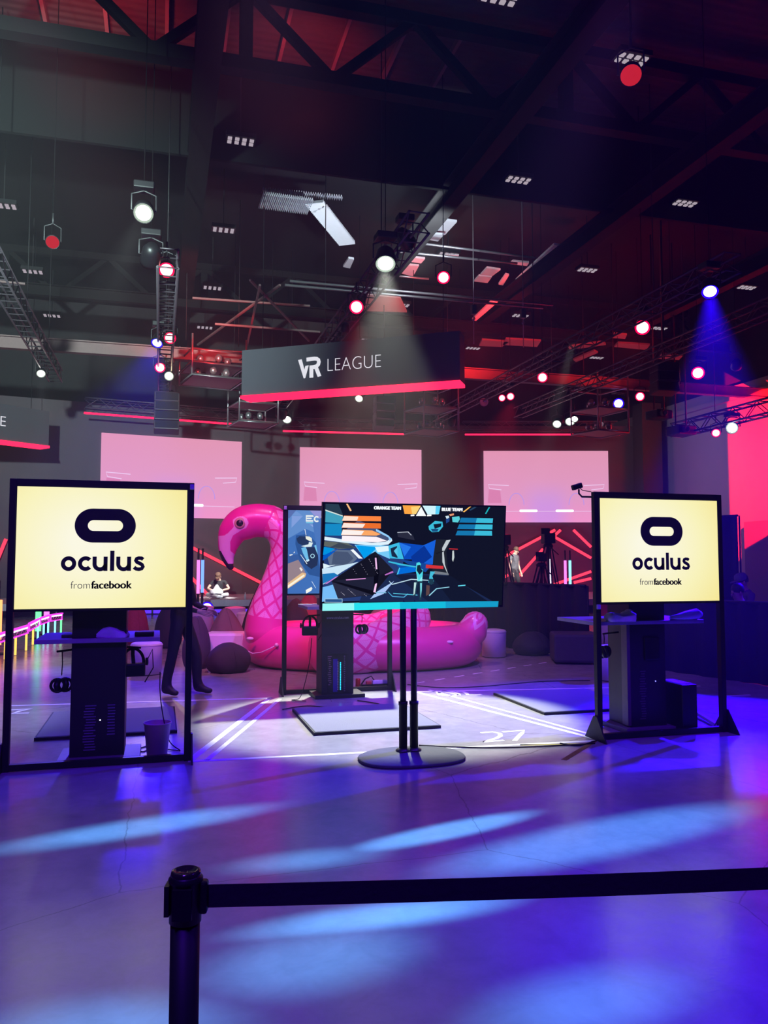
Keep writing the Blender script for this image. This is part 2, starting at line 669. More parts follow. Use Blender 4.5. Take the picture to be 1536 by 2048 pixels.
def deck_material():
    m = mat('wood_roof_deck', (0.045, 0.032, 0.032), 0.9, var=0.25, scale=6)
    nt = m.node_tree
    tc = nt.nodes.new('ShaderNodeTexCoord')
    w = nt.nodes.new('ShaderNodeTexWave')
    w.bands_direction = 'Y'
    w.inputs['Scale'].default_value = 1.6
    w.inputs['Distortion'].default_value = 0.6
    nt.links.new(tc.outputs['Object'], w.inputs['Vector'])
    bp = nt.nodes.new('ShaderNodeBump')
    bp.inputs['Strength'].default_value = 0.6
    bp.inputs['Distance'].default_value = 0.03
    nt.links.new(w.outputs['Fac'], bp.inputs['Height'])
    nt.links.new(bp.outputs[0], nt.nodes['Principled BSDF'].inputs['Normal'])
    return m


struct(MB().box((4, 3.35, 12.2), (60, 26.7, 0.2)).build('ceiling', deck_material()))
struct(MB().box((4, 27.35, 12.2), (60, 21.3, 0.2)).build('ceiling', mat('unlit_deck', (0.009, 0.009, 0.010), 0.95, var=0.2, scale=4, spec=0.1)))  # same deck, blackened where no light reaches it

# the back wall follows the three screens
S1 = ((-2.07, 29.97), (2.97, 30.84))
S2 = ((5.35, 31.63), (10.30, 31.07))
S3 = ((12.88, 30.66), (17.86, 29.27))
WP = [(-17.5, 27.45), (-2.10, 30.11), (3.05, 31.00), (5.33, 31.80), (10.33, 31.24), (12.90, 30.83), (17.95, 29.42), (19.6, 29.05)]
m = MB()
m.m = 0
for (a, b) in zip(WP, WP[1:]):
    a0, b0 = Vector((*a, 0)), Vector((*b, 0))
    n = Vector((-(b0 - a0).y, (b0 - a0).x, 0)).normalized()
    m._faces([a0, b0, b0 + n * 0.2, a0 + n * 0.2] + [p + Vector((0, 0, 7.35)) for p in (a0, b0, b0 + n * 0.2, a0 + n * 0.2)],
             [(0, 1, 5, 4), (1, 2, 6, 5), (2, 3, 7, 6), (3, 0, 4, 7), (4, 5, 6, 7)])
struct(m.build('wall_back', WALLD))
struct(MB().box((4, 33.5, 6.1), (60, 0.2, 12.4)).build('wall_rear', ROOF))
struct(MB().box((-18.1, 14, 6.1), (0.2, 48, 12.4)).build('wall_left', WALLG))
m = MB()
m.box((20.6, 14, 4.1), (0.3, 48, 8.2))
struct(m.build('wall_right', WALLL))
struct(MB().box((20.75, 14, 10.2), (0.3, 48, 4.0)).build('wall_right', ROOF))
struct(MB().box((4, -9.9, 6.1), (60, 0.2, 12.4)).build('wall_front', ROOF))
struct(MB().box((20.36, 14, 7.72), (0.2, 48, 0.16)).build('trim_1', WALLL))       # ledge under the top of the right wall
struct(MB().box((20.30, 17.2, 1.55), (0.32, 13.8, 3.1)).build('trim_2', mat('grey_dado', (0.17, 0.17, 0.22), 0.8)))
struct(MB().box((19.35, 28.7, 4.1), (0.9, 0.7, 8.2)).build('trim_3', mat('dark_pillar', (0.04, 0.036, 0.042), 0.9)))

# tape and painted numbers on the floor
TAPE = mat('white_tape', (0.8, 0.8, 0.78), 0.5, var=0.08, scale=9)
TAPEY = mat('worn_yellow_tape', (0.30, 0.24, 0.03), 0.7, var=0.3, scale=12)


def floor_line(pts, w=0.05, m=TAPE, h=0.0015, name='tape_line'):
    o = MB().stroke([(p.x, p.y) for p in pts], w, h).build(name, m, floor)
    o.location.z = 0.0001
    return o


floor_line([PZ(376, 1523), PZ(1205, 1481)], 0.055)
floor_line([PZ(379, 1521), PZ(541, 1395)], 0.06)
floor_line([PZ(413, 1521), PZ(560, 1398)], 0.045)
floor_line([PZ(832, 1384), PZ(1192, 1478)], 0.06)
floor_line([PZ(858, 1380), PZ(1186, 1470)], 0.045)
floor_line([PZ(10, 1412), PZ(545, 1396)], 0.05)
floor_line([PZ(805, 1384), PZ(1400, 1372)], 0.05)
floor_line([PZ(1450, 1392), PZ(1500, 1390)], 0.04)
floor_line([PZ(1128, 1520), PZ(1190, 1482)], 0.05, TAPEY)
floor_line([PZ(1040, 1490), PZ(1180, 1488)], 0.05, TAPEY)
for i in range(9):                                                     # dashed line towards the sofas
    a, b = i / 9, i / 9 + 0.055
    p, q = PZ(828, 1367), PZ(1135, 1318)
    floor_line([p.lerp(q, a), p.lerp(q, b)], 0.03)


def painted(pts, w=0.045):
    floor_line([PZ(*p) for p in pts], w, TAPE, name='painted_numeral')


painted([(962, 1466), (985, 1464), (1000, 1467), (1001, 1472), (992, 1477), (978, 1481), (966, 1484), (1008, 1481)])      # 27
painted([(1005, 1464), (1049, 1461), (1044, 1466), (1036, 1474), (1029, 1482)])
painted([(918, 1391), (900, 1392), (880, 1390), (876, 1386), (888, 1384), (902, 1386), (918, 1391)], 0.05)                   # 28
painted([(918, 1391), (916, 1387), (902, 1383), (888, 1382), (876, 1386)], 0.05)
painted([(913, 1383), (925, 1383), (932, 1386), (936, 1390), (950, 1390), (963, 1389)], 0.05)
painted([(20, 1420), (62, 1418), (40, 1422), (26, 1427), (58, 1426)], 0.05)


# ------------------------------------------------------------------ roof steel: girders, trusses, purlins
GIRD = mat('black_girder', (0.007, 0.007, 0.007), 0.9, spec=0.15)
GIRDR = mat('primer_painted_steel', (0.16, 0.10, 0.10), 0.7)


def ibeam(a, b, w, h):
    m = MB()
    a, b = Vector(a), Vector(b)
    t = 0.03
    z = Vector((0, 0, 1))
    m.bar(a + z * (h / 2 - t / 2), b + z * (h / 2 - t / 2), w, t)
    m.bar(a - z * (h / 2 - t / 2), b - z * (h / 2 - t / 2), w, t)
    m.bar(a, b, t, h - 2 * t)
    return m


for i, (x, w) in enumerate(((-7.1, 0.34), (0.62, 0.42), (6.2, 0.34), (10.4, 0.34), (15.9, 0.34))):
    o = ibeam((x, -4, 9.95), (x, 31.0, 9.95), w, 0.5).build('roof_girder', GIRD)
    where = ('at the far left', 'passing above the left display', 'above the hanging sign', 'above the right display', 'at the far right')[i]
    tag(o, 'long dark steel roof girder running away from the viewer ' + where, 'girder', 'roof girders')


def roof_truss(y, label):
    t = thing('roof_truss', label, 'roof truss', (0, y, 0), 0, 'roof trusses')
    m = MB()
    m.bar((-17.8, 0, 11.7), (20.4, 0, 11.7), 0.24, 0.22)
    m.build('top_chord', GIRD, t)
    MB().bar((-17.8, 0, 10.28), (20.4, 0, 10.28), 0.26, 0.24).build('bottom_chord', GIRD, t)
    x, k = -17.3, 0
    while x < 20:
        z0, z1 = (10.3, 11.7) if k % 2 else (11.7, 10.3)
        MB().bar((x, 0, z0), (x + 1.55, 0, z1), 0.15, 0.15).build('web', GIRD, t)
        if k % 4 == 3:
            MB().bar((x + 1.55, 0, 10.3), (x + 1.55, 0, 11.7), 0.22, 0.22).build('web', GIRD, t)
        x += 1.55
        k += 1
    return t


roof_truss(13.6, 'dark roof truss with diagonal webs in front of the red-lit roof deck')
roof_truss(27.4, 'dark roof truss over the stage end of the hall')
m = MB()
m.box((1.2, 16.68, 11.1), (38.2, 0.1, 2.0))
tag(m.build('light_stop_panel', mat('light_stop_panel', (0.006, 0.0065, 0.0065), 0.95, spec=0.1)), 'black panel added under the roof to end the red-lit deck', 'panel')  # added panel that ends the red light on the deck
for i in range(9):                                                     # purlins of the red bay
    x = -3.4 + i * 1.12
    o = MB().bar((x, 13.9, 12.03), (x, 16.45, 12.03), 0.07, 0.14).build('purlin', GIRDR)
    tag(o, 'short red-lit purlin under the roof deck near the top of the picture', 'purlin', 'red-lit purlins')
for i, y in enumerate((22.7, 24.8)):
    z = (7.45, 9.6)[i]
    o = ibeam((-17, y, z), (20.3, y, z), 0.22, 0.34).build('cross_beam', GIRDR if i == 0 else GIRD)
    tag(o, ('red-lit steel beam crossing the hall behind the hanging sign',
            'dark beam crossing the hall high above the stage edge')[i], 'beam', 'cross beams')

# white roof panels, ducts, pipes and sheets for light patches under the cool up-light
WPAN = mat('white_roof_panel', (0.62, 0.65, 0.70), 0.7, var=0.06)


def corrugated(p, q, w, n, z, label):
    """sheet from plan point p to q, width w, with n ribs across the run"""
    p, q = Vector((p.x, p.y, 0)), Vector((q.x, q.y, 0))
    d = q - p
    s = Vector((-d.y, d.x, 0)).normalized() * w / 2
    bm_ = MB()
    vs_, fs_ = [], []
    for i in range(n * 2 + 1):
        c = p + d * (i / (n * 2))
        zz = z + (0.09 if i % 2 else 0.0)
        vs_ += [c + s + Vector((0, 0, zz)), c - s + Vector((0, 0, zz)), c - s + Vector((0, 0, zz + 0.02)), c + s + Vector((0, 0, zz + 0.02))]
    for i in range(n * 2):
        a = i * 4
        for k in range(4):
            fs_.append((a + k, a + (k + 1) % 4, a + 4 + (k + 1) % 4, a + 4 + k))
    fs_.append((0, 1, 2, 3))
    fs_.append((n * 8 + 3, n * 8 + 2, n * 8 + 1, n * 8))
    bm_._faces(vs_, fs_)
    o = bm_.build('roof_light_patch', WPAN)  # white sheets put where patches of light fall on the deck
    return tag(o, label, 'roof light patch', 'white sheets for roof light patches')


corrugated(PZ(521, 404, 11.0), PZ(620, 417, 11.0), 0.85, 26, 11.0, 'white ribbed sheet as roof light patch lying across, left of the pair meeting in a corner')
corrugated(PZ(628, 408, 11.0), PZ(694, 490, 11.0), 0.5, 30, 11.0, 'white ribbed sheet as roof light patch running away at a slant, left of the bright centre lamp')
corrugated(PZ(524, 384, 11.3), PZ(684, 400, 11.3), 0.16, 34, 11.3, 'thin white ribbed strip as light patch on the roof above the corner of ribbed sheets')


def plate(c1, c2, c3, c4, z, label, t=0.06):
    pts = [PZ(*c, z) for c in (c1, c2, c3, c4)]
    m = MB()
    m._faces(pts + [p + Vector((0, 0, t)) for p in pts], [(0, 1, 2, 3), (7, 6, 5, 4), (0, 1, 5, 4), (1, 2, 6, 5), (2, 3, 7, 6), (3, 0, 4, 7)])
    o = m.build('ceiling_panel', WPAN)
    return tag(o, label, 'ceiling panel', 'white ceiling panels')


plate((849, 466), (890, 470), (914, 444), (872, 438), 11.0, 'largest grey-white ceiling panel, up and right of the bright centre lamp')
plate((836, 476), (876, 483), (888, 470), (846, 467), 10.8, 'white ceiling panel tucked below the largest panel beside the blue lamp')
plate((808, 522), (842, 527), (850, 518), (812, 514), 10.6, 'brightest white ceiling panel just right of the bright centre lamp')
plate((791, 544), (826, 553), (838, 532), (798, 529), 10.9, 'grey-white ceiling panel below the brightest panel, above the pipes')
plate((961, 550), (985, 552), (1001, 540), (974, 536), 10.9, 'upper of two small slanted white ceiling panels right of the red lamp')
plate((948, 563), (975, 566), (984, 554), (958, 552), 10.9, 'lower of two small slanted white ceiling panels right of the red lamp')
plate((686, 534), (700, 537), (708, 519), (697, 517), 10.6, 'small bright white panel hanging left of the bright centre lamp')
plate((889, 514), (914, 516), (918, 511), (894, 509), 10.4, 'small white panel under the upper pipe right of the bright lamp')
plate((1020, 528), (1054, 532), (1058, 526), (1026, 523), 10.4, 'small white panel at the right end of the upper pipes')
plate((997, 569), (1006, 571), (1018, 551), (1011, 549), 10.6, 'narrow bright panel slanting beside the white-ended girder')
plate((1031, 561), (1044, 563), (1120, 492), (1108, 490), 10.2, 'white-lit slanted beam end right of the ceiling panels')  # lit girder ends, here and below, given as white plates
plate((944, 640), (952, 642), (996, 604), (984, 602), 9.2, 'pale slanted beam end below the long pair of pipes')
for (a, b, z, l) in (((836, 486), (1062, 522), 10.2, 'upper grey pipe running across right of the blue lamp'),
                     ((795, 503), (1040, 522), 9.9, 'second grey pipe running across right of the bright lamp'),
                     ((580, 562), (1112, 606), 8.9, 'long pale pipe crossing above the hanging sign, upper of the pair'),
                     ((570, 570), (1092, 612), 8.7, 'long pale pipe crossing above the hanging sign, lower of the pair'),
                     ((788, 551), (858, 557), 10.3, 'short pipe under the grey-white panel beside the bright lamp')):
    p, q = PZ(*a, z), PZ(*b, z)
    q.y = p.y + (q.y - p.y) * 0.3
    tag(MB().tube([p, q], 0.035, 8).build('roof_pipe', ALU), l, 'pipe', 'roof pipes')
for i, (px, py, l) in enumerate(((947, 596, 'left'), (1046, 604, 'right'))):
    p = PZ(px, py, 8.7)
    t = thing('chain_hoist', 'small motor hoist hanging on a chain under the long pipes, ' + l + ' one', 'hoist', p, 0, 'chain hoists')
    MB().tube([(0, 0, -1.25), (0, 0, 12.12 - p.z)], 0.012, 6).build('chain', ALU, t)
    m = MB()
    m.box((0, 0, -0.32), (0.14, 0.14, 0.26))
    m.build('motor', STEEL, t, bevel=0.02)
    MB().tube([(0, 0, -0.5), (0.04, 0, -0.56), (0, 0, -0.62), (-0.04, 0, -0.57)], 0.016, 6).build('hook', ALU, t)
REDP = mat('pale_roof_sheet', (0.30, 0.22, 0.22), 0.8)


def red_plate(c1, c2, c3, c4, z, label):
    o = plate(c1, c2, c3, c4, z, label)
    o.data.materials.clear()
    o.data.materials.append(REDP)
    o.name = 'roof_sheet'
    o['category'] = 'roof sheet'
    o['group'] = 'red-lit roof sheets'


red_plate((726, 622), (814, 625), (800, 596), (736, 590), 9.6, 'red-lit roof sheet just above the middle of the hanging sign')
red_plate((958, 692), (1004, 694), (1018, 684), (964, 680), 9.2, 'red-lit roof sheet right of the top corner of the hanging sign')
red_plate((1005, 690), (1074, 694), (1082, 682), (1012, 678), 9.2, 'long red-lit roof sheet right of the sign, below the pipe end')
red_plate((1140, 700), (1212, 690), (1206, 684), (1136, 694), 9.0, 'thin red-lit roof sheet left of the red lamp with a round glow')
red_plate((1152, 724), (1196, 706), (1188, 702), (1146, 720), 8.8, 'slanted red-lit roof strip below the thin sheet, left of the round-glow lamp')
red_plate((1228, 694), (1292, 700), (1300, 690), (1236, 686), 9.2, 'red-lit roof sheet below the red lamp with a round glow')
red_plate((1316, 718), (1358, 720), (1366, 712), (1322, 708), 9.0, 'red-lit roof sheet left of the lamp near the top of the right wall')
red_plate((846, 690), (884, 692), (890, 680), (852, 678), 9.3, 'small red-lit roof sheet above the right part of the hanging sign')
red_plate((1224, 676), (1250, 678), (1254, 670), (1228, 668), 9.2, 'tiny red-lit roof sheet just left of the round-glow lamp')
# thin tie rods crossing left of the sign
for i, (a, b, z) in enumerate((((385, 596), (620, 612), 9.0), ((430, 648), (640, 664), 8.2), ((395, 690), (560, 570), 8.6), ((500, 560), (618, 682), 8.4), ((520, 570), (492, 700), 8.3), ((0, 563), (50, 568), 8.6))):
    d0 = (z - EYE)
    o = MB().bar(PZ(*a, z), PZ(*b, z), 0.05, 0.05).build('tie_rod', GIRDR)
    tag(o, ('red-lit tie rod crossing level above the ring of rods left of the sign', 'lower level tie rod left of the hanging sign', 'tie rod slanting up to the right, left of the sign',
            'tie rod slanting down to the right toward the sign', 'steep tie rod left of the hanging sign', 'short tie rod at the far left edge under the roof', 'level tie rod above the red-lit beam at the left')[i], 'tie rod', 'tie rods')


# ------------------------------------------------------------------ house lights: eight LED cells in a grid under the roof
CELL = glow('house_light_cell', (0.85, 0.72, 0.82), 0.5, sample=False)


def house_light():
    t = thing('house_light', 'x', 'ceiling light', (0, 0, 0), 0, 'eight-cell house lights')
    MB().box((0, 0, 0.09), (0.62, 0.36, 0.10)).build('housing', BLACKP, t)
    for j in range(2):
        for i in range(4):
            MB().box((-0.225 + i * 0.15, -0.075 + j * 0.15, 0.03), (0.085, 0.09, 0.03)).build('cell', CELL, t)
    MB().bar((0, 0, 0.13), (0, 0, 1.715), 0.02).build('hanger', BLACK, t)
    return t


hl = house_light()
cols = ((-3.85, 'left of the long girder'), (1.48, 'just right of the long girder'), (7.8, 'right of centre'), (12.25, 'well right of centre'), (17.95, 'near the right wall'))
rows = ((11.8, 'nearest row'), (16.4, 'second row from the front'), (21.05, 'third row from the front'), (25.7, 'fourth row from the front'), (30.2, 'last row'))
first = True
for ci, (x, cl) in enumerate(cols):
    for ri, (y, rl) in enumerate(rows):
        if (ri == 0 and ci in (0, 1, 3, 4)) or (ri == 1 and ci == 4) or (ri == 1 and ci == 0):
            continue
        lab = 'eight-cell house light, %s, column %s' % (rl, cl)
        if first:
            hl.location = (x, y, 10.4)
            hl['label'] = lab
            first = False
        else:
            dup(hl, (x, y, 10.4), 0, lab)
dup(hl, (4.96, 11.01, 10.4), 0, 'house light of eight white cells cut by the top edge of the picture')

# ------------------------------------------------------------------ lighting trusses
def box_truss(a, b, label, w=0.34, h=0.34, m=BLKTRUSS, cr=0.024, step=0.42, hang=True):
    a, b = Vector(a), Vector(b)
    d = (b - a)
    L = d.length
    d.normalize()
    r = Vector((d.y, -d.x, 0)).normalized() * w / 2
    u = Vector((0, 0, h / 2))
    t = thing('lighting_truss', label, 'truss', a, 0, 'lighting trusses')
    cs = [r + u, -r + u, -r - u, r - u]
    for c in cs:
        MB().tube([c, c + d * L], cr, 6).build('chord', m, t)
    n = max(2, int(L / step))
    for k in range(4):
        p, q = cs[k], cs[(k + 1) % 4]
        if k in (0, 2):       # top and bottom faces: ladder rungs joined into one zigzag
            pts = []
            for i in range(n + 1):
                s = d * (L * i / n)
                pts += ([p + s, q + s] if i % 2 == 0 else [q + s, p + s])
        else:
            pts = [(p if i % 2 == 0 else q) + d * (L * i / n) for i in range(n + 1)]
        MB().tube(pts, cr * 0.55, 5).build('lattice', m, t)
    if hang:
        for f in (0.15, 0.5, 0.85):
            c = d * (L * f)
            MB().tube([c + u, c + Vector((0, 0, 11.9 - a.z))], 0.012, 5).build('hanging_cable', BLACK, t)
    return t


box_truss((-2.97, 14.0, 7.0), (-2.97, 24.4, 7.0), 'lighting truss running away along the far left with a white lamp at its end')
box_truss((0.05, 14.3, 7.0), (0.05, 25.2, 7.0), 'lighting truss with rungs carrying red and blue lamps above the left display', cr=0.028)
box_truss((4.05, 12.3, 7.28), (4.05, 28.0, 7.28), 'lighting truss passing over the hanging sign toward the stage')
box_truss((9.95, 12.0, 7.1), (9.95, 28.1, 7.1), 'long red-lit lighting truss slanting from upper right to the stage middle')
box_truss((12.5, 9.0, 7.1), (12.5, 26.5, 7.1), 'lighting truss at right carrying red and blue lamps')
box_truss((16.7, 10, 6.09), (16.7, 23.1, 6.09), 'black lighting truss in front of the red-lit right wall', w=0.42, h=0.42, m=BLACK, step=0.5, cr=0.035)
# LED-lit header trusses over the three screens
REDLED = glow('red_led_strip', (1.0, 0.01, 0.05), 3.2)
REDLINE = glow('red_led_tube', (1.0, 0.03, 0.06), 2.6)


def header(pa, pb, a, b, side):
    p, q = PL(*pa, a, b, 1.3), PL(*pb, a, b, 1.3)
    z = (p.z + q.z) / 2
    p.z = q.z = z
    tag(MB().bar(p, q, 0.05, 0.06).build('led_strip', REDLED), 'glowing red strip light along the header over the %s stage screen' % side, 'led strip', 'red strips over the screens')
    up = Vector((0, 0.25, 0.38))
    box_truss(p + up, q + up, 'dark header truss above the red strip over the %s stage screen' % side, hang=False)


header((168, 826), (518, 852), *S1, 'left')
header((566, 860), (876, 872), *S2, 'middle')
header((930, 869), (1240, 869), *S3, 'right')


POLE = mat('matt_black_pole', (0.004, 0.004, 0.004), 0.95, spec=0.1)
YOKE = mat('dark_yoke', (0.03, 0.03, 0.032), 0.5, 0.4)


# ------------------------------------------------------------------ lamps on the trusses
def lens_mat(key):
    return {'w': glow('white_lamp_lens', (0.95, 1.0, 0.93), 14, False), 'y': glow('warm_lamp_lens', (1.0, 0.88, 0.55), 12, False),
            'b': glow('blue_lamp_lens', (0.25, 0.22, 1.0), 9, False), 'B': glow('blue_lamp_rim', (0.01, 0.0, 1.0), 3.0, False),
            'r': glow('red_lamp_lens', (1.0, 0.28, 0.30), 7, False), 'R': glow('red_lamp_rim', (1.0, 0.0, 0.05), 2.2, False),
            'W': glow('white_lamp_rim', (0.6, 0.75, 0.6), 0.8, False), 'd': glow('dim_red_lens', (0.55, 0.015, 0.03), 1.0, False),
            'k': mat('unlit_lens', (0.55, 0.55, 0.58), 0.15, 0.3)}[key]


def lamp(pos, aim, r, key, label, moving=False, up=0.45):
    pos = Vector(pos)
    d = (Vector(aim) - pos).normalized()
    t = thing('stage_lamp', label, 'stage light', pos, 0, 'stage lamps')
    M = d.to_track_quat('Z', 'Y').to_matrix().to_4x4()
    L = r * (2.6 if moving else 2.2)
    m = MB()
    m.lathe([(r * 1.10, -0.012), (r * 1.10, 0.03), (r * 1.16, 0.03), (r * 1.18, -r * 0.3), (r * 1.05, -L * 0.7), (r * 0.62, -L), (0, -L)], 20, M)
    m.build('lamp_body', BLACKP, t)
    MB().lathe([(0, 0.012), (r * 0.5, 0.010), (r * 0.86, 0.0)], 20, M).build('lens', lens_mat(key), t)
    rim = {'w': 'W', 'y': 'W', 'b': 'B', 'r': 'R', 'd': 'd', 'k': 'k'}[key]
    MB().lathe([(r * 0.86, 0.0), (r * 0.9, 0.006), (r * 1.10, 0.0)], 20, M).build('lens_rim', lens_mat(rim), t)
    # yoke: a bent strap from both sides of the body up to the clamp
    side = Vector((d.y, -d.x, 0))
    if side.length < 0.2:
        side = Vector((1, 0, 0))
    side.normalize()
    c = -d * L * 0.4
    if not moving and up > 0 and min(abs(pos.x - tx) for tx in (-2.97, 0.05, 4.05, 9.95, 12.5, 16.7)) > 0.3:
        MB().tube([(c.x, c.y, c.z + up), (c.x, c.y, 12.12 - pos.z)], 0.007, 6).build('drop_pole', POLE, t)
    elif moving and min(abs(pos.x - tx) for tx in (-2.97, 0.05, 4.05, 9.95, 12.5, 16.7)) > 0.3:
        MB().tube([(c.x, c.y, c.z + up), (c.x, c.y, 12.12 - pos.z)], 0.008, 6).build('drop_pole', POLE, t)
    w = r * 1.35
    m = MB()
    m.tube([c + side * r * 1.1, c + side * w, c + side * w + Vector((0, 0, up * 0.55)), c + Vector((0, 0, up * 0.7)),
            c - side * w + Vector((0, 0, up * 0.55)), c - side * w, c - side * r * 1.1], r * 0.11, 6)
    m.build('yoke', YOKE, t)
    m = MB()
    if moving:
        m.box(c + Vector((0, 0, up * 0.82)), (r * 2.3, r * 2.0, up * 0.26))
        m.build('base_box', BLACKP, t, bevel=0.02)
    else:
        m.tube([c + Vector((0, 0, up * 0.68)), c + Vector((0, 0, up + 0.05))], r * 0.16, 6)
        m.build('clamp', YOKE, t)
    return t


LAMPS = [
    ((287, 426), 7.0, (110, 1990), 0.135, 'w', 'large white stage lamp with a misty beam, upper left of the picture', True),
    ((338, 752), 6.7, (170, 1470), 0.115, 'y', 'warm white stage lamp under the left truss with a beam to lower left', True),
    ((82, 747), 6.7, (95, 1330), 0.105, 'w', 'white stage lamp at the end of the far left truss', False),
    ((314, 686), 6.8, (60, 1330), 0.125, 'b', 'blue stage lamp with a wide blue beam on the left truss', True),
    ((1420, 583), 6.25, (1470, 1450), 0.125, 'b', 'bright blue stage lamp at the upper right', True),
    ((818, 489), 7.4, (1180, 1000), 0.13, 'b', 'blue stage lamp turned sideways just above the bright centre lamp', True),
    ((1237, 807), 6.9, (1000, 1500), 0.16, 'b', 'blue stage lamp near the stage right speaker frame', True),
    ((1345, 770), 6.9, (1100, 2400), 0.16, 'b', 'blue stage lamp tilted flat on the right truss, between the two red ones', True),
    ((333, 540), 7.0, (300, 1700), 0.13, 'r', 'red stage lamp at the near end of the left ladder truss', False),
    ((340, 676), 6.9, (350, 1600), 0.125, 'r', 'red stage lamp beside the blue one on the left truss', False),
    ((320, 735), 6.8, (420, 1500), 0.125, 'r', 'red stage lamp just above the warm white lamp', False),
    ((713, 614), 6.9, (713, 2000), 0.13, 'r', 'red stage lamp above the hanging sign', False),
    ((887, 555), 7.6, (880, 2600), 0.12, 'r', 'small red stage lamp below the white ceiling panels', False),
    ((1262, 150), 7.4, (1262, 2600), 0.11, 'd', 'dim red round lamp high at the upper right under a house light', False),
    ((105, 484), 7.2, (100, 2600), 0.10, 'd', 'dim red lamp at the upper left edge', False),
    ((1285, 655), 6.9, (1200, 1900), 0.15, 'r', 'red stage lamp with a round glow on the right truss', True),
    ((1396, 746), 6.9, (1350, 1900), 0.16, 'r', 'red stage lamp hanging near the top of the right wall', True),
    ((1085, 755), 6.9, (1085, 1900), 0.13, 'r', 'red stage lamp under the cross beam right of the hanging sign', False),
    ((1280, 793), 6.9, (1280, 1900), 0.13, 'r', 'small red stage lamp above the blue one near the right speaker frame', False),
    ((1004, 796), 6.9, (990, 1700), 0.10, 'r', 'left one of two small red lamps right of the sign corner', False),
    ((1021, 793), 6.9, (1060, 1700), 0.11, 'r', 'right one of two small red lamps right of the sign corner', True),
    ((1432, 866), 5.69, (1380, 1500), 0.12, 'r', 'red lamp under the truss in front of the right wall', False),
    ((1464, 856), 5.73, (1300, 1400), 0.16, 'w', 'white lamp under the truss in front of the red right wall', True),
    ((562, 832), 6.9, (450, 1200), 0.17, 'w', 'left one of a pair of white lamps under the left end of the sign', False),
    ((574, 839), 6.85, (520, 1250), 0.15, 'w', 'right one of a pair of white lamps under the left end of the sign', False),
    ((876, 852), 6.9, (860, 1200), 0.19, 'w', 'bright white lamp at the foot of the red-lit truss', False),
    ((902, 848), 6.9, (800, 1200), 0.13, 'w', 'small white lamp right of the bright one at the red-lit truss', False),
    ((718, 797), 6.5, (560, 1300), 0.11, 'y', 'small white lamp with a faint beam just below the sign', True),
    ((1114, 848), 6.9, (1000, 1250), 0.15, 'w', 'left one of three white lamps above the right screen', False),
    ((1140, 843), 6.9, (1060, 1250), 0.16, 'w', 'middle one of three white lamps above the right screen', False),
    ((1149, 838), 6.9, (1090, 1250), 0.12, 'w', 'right one of three white lamps above the right screen', False),
    ((968, 804), 6.9, (968, 1500), 0.13, 'k', 'unlit pale lamp hanging right of the sign', False),
    ((690, 662), 7.0, (640, 1100), 0.09, 'k', 'small unlit lamp head just above the sign', False),
    ((1472, 733), 6.9, (1440, 1200), 0.12, 'k', 'round unlit lamp near the top of the right wall', False),
    ((1202, 848), 6.9, (1150, 1300), 0.09, 'k', 'small unlit lamp beside the right speaker frame', False),
    ((342, 790), 6.7, (300, 1300), 0.10, 'k', 'unlit lamp under the warm white lamp', False),
    ((300, 522), 7.0, (240, 900), 0.15, 'k', 'unlit moving lamp beside the nearest red lamp on the left truss', True),
]
for (p, z, aim, r, key, lab, mv) in LAMPS:
    pos = PZ(*p, z)
    lamp(pos, PZ(*aim) if aim[1] > 1180 else PD(*aim, 20), r, key, lab, mv)
lamp(L2, PZ(775, 1440), 0.155, 'w', 'brightest white stage lamp at the centre with a beam straight down', True)


# ------------------------------------------------------------------ hanging signs, line arrays, chandelier frames
SIGNB = mat('sign_face', (0.055, 0.056, 0.07), 0.6, var=0.05)
SIGNW = glow('white_sign_lettering', (0.85, 0.85, 0.92), 0.95)


def hanging_sign(pl, pr, hgt, label, dx_flip=False):
    """pl, pr: lower left and right corners"""
    d = Vector((pr.x - pl.x, pr.y - pl.y, 0))
    L = d.length
    t = thing('hanging_sign', label, 'sign', ((pl.x + pr.x) / 2, (pl.y + pr.y) / 2, (pl.z + pr.z) / 2), math.atan2(d.y, d.x), 'hanging signs')
    MB().box((0, 0.25, hgt / 2 + 0.06), (L, 0.5, hgt - 0.02)).build('sign_box', SIGNB, t)
    MB().box((0, 0.22, 0.04), (L + 0.02, 0.54, 0.07)).build('red_light_strip', REDLED, t)
    for x in (-L * 0.42, L * 0.42):
        MB().bar((x, 0.25, hgt), (x, 0.25, 12.12 - t.location.z), 0.012).build('hanging_cable', BLACK, t)
    return t, L


t, L = hanging_sign(PD(483, 803, 19.6), PD(920, 762, 17.9), 1.17, 'dark hanging sign lettered VR LEAGUE with a red lower edge')
k = 0.00402
vr = MB()                                                           # the two letter mark: a sharp V and an R open at the left
Mv = Matrix.Translation((-L * 0.224, -0.002, 0.40)) @ FF
q_ = lambda x, y: ((x - 365) * k, (1178 - y) * k)
vr.prism([q_(*p) for p in ((365, 1064), (388, 1062), (407, 1128), (413, 1104), (434, 1102), (412, 1178), (402, 1178))][::-1], 0.01, Mv)
vr.stroke([q_(*p) for p in ((420, 1066), (470, 1064), (486, 1066), (497, 1074), (500, 1086), (497, 1100), (487, 1110), (474, 1114), (458, 1116))], 23 * k, 0.01, Mv)
vr.prism([q_(*p) for p in ((440, 1104), (464, 1104), (464, 1178), (440, 1178))][::-1], 0.0105, Mv)
vr.prism([q_(*p) for p in ((470, 1120), (492, 1112), (516, 1172), (493, 1176))][::-1], 0.0105, Mv)
vr.build('lettering_mark', SIGNW, t)
text('lettering', 'LEAGUE', 0.46, SIGNW, t, Matrix.Translation((-L * 0.224 + 0.73, -0.003, 0.52)) @ FF, bold=-0.012, align='LEFT', depth=0.008, width=1.34)

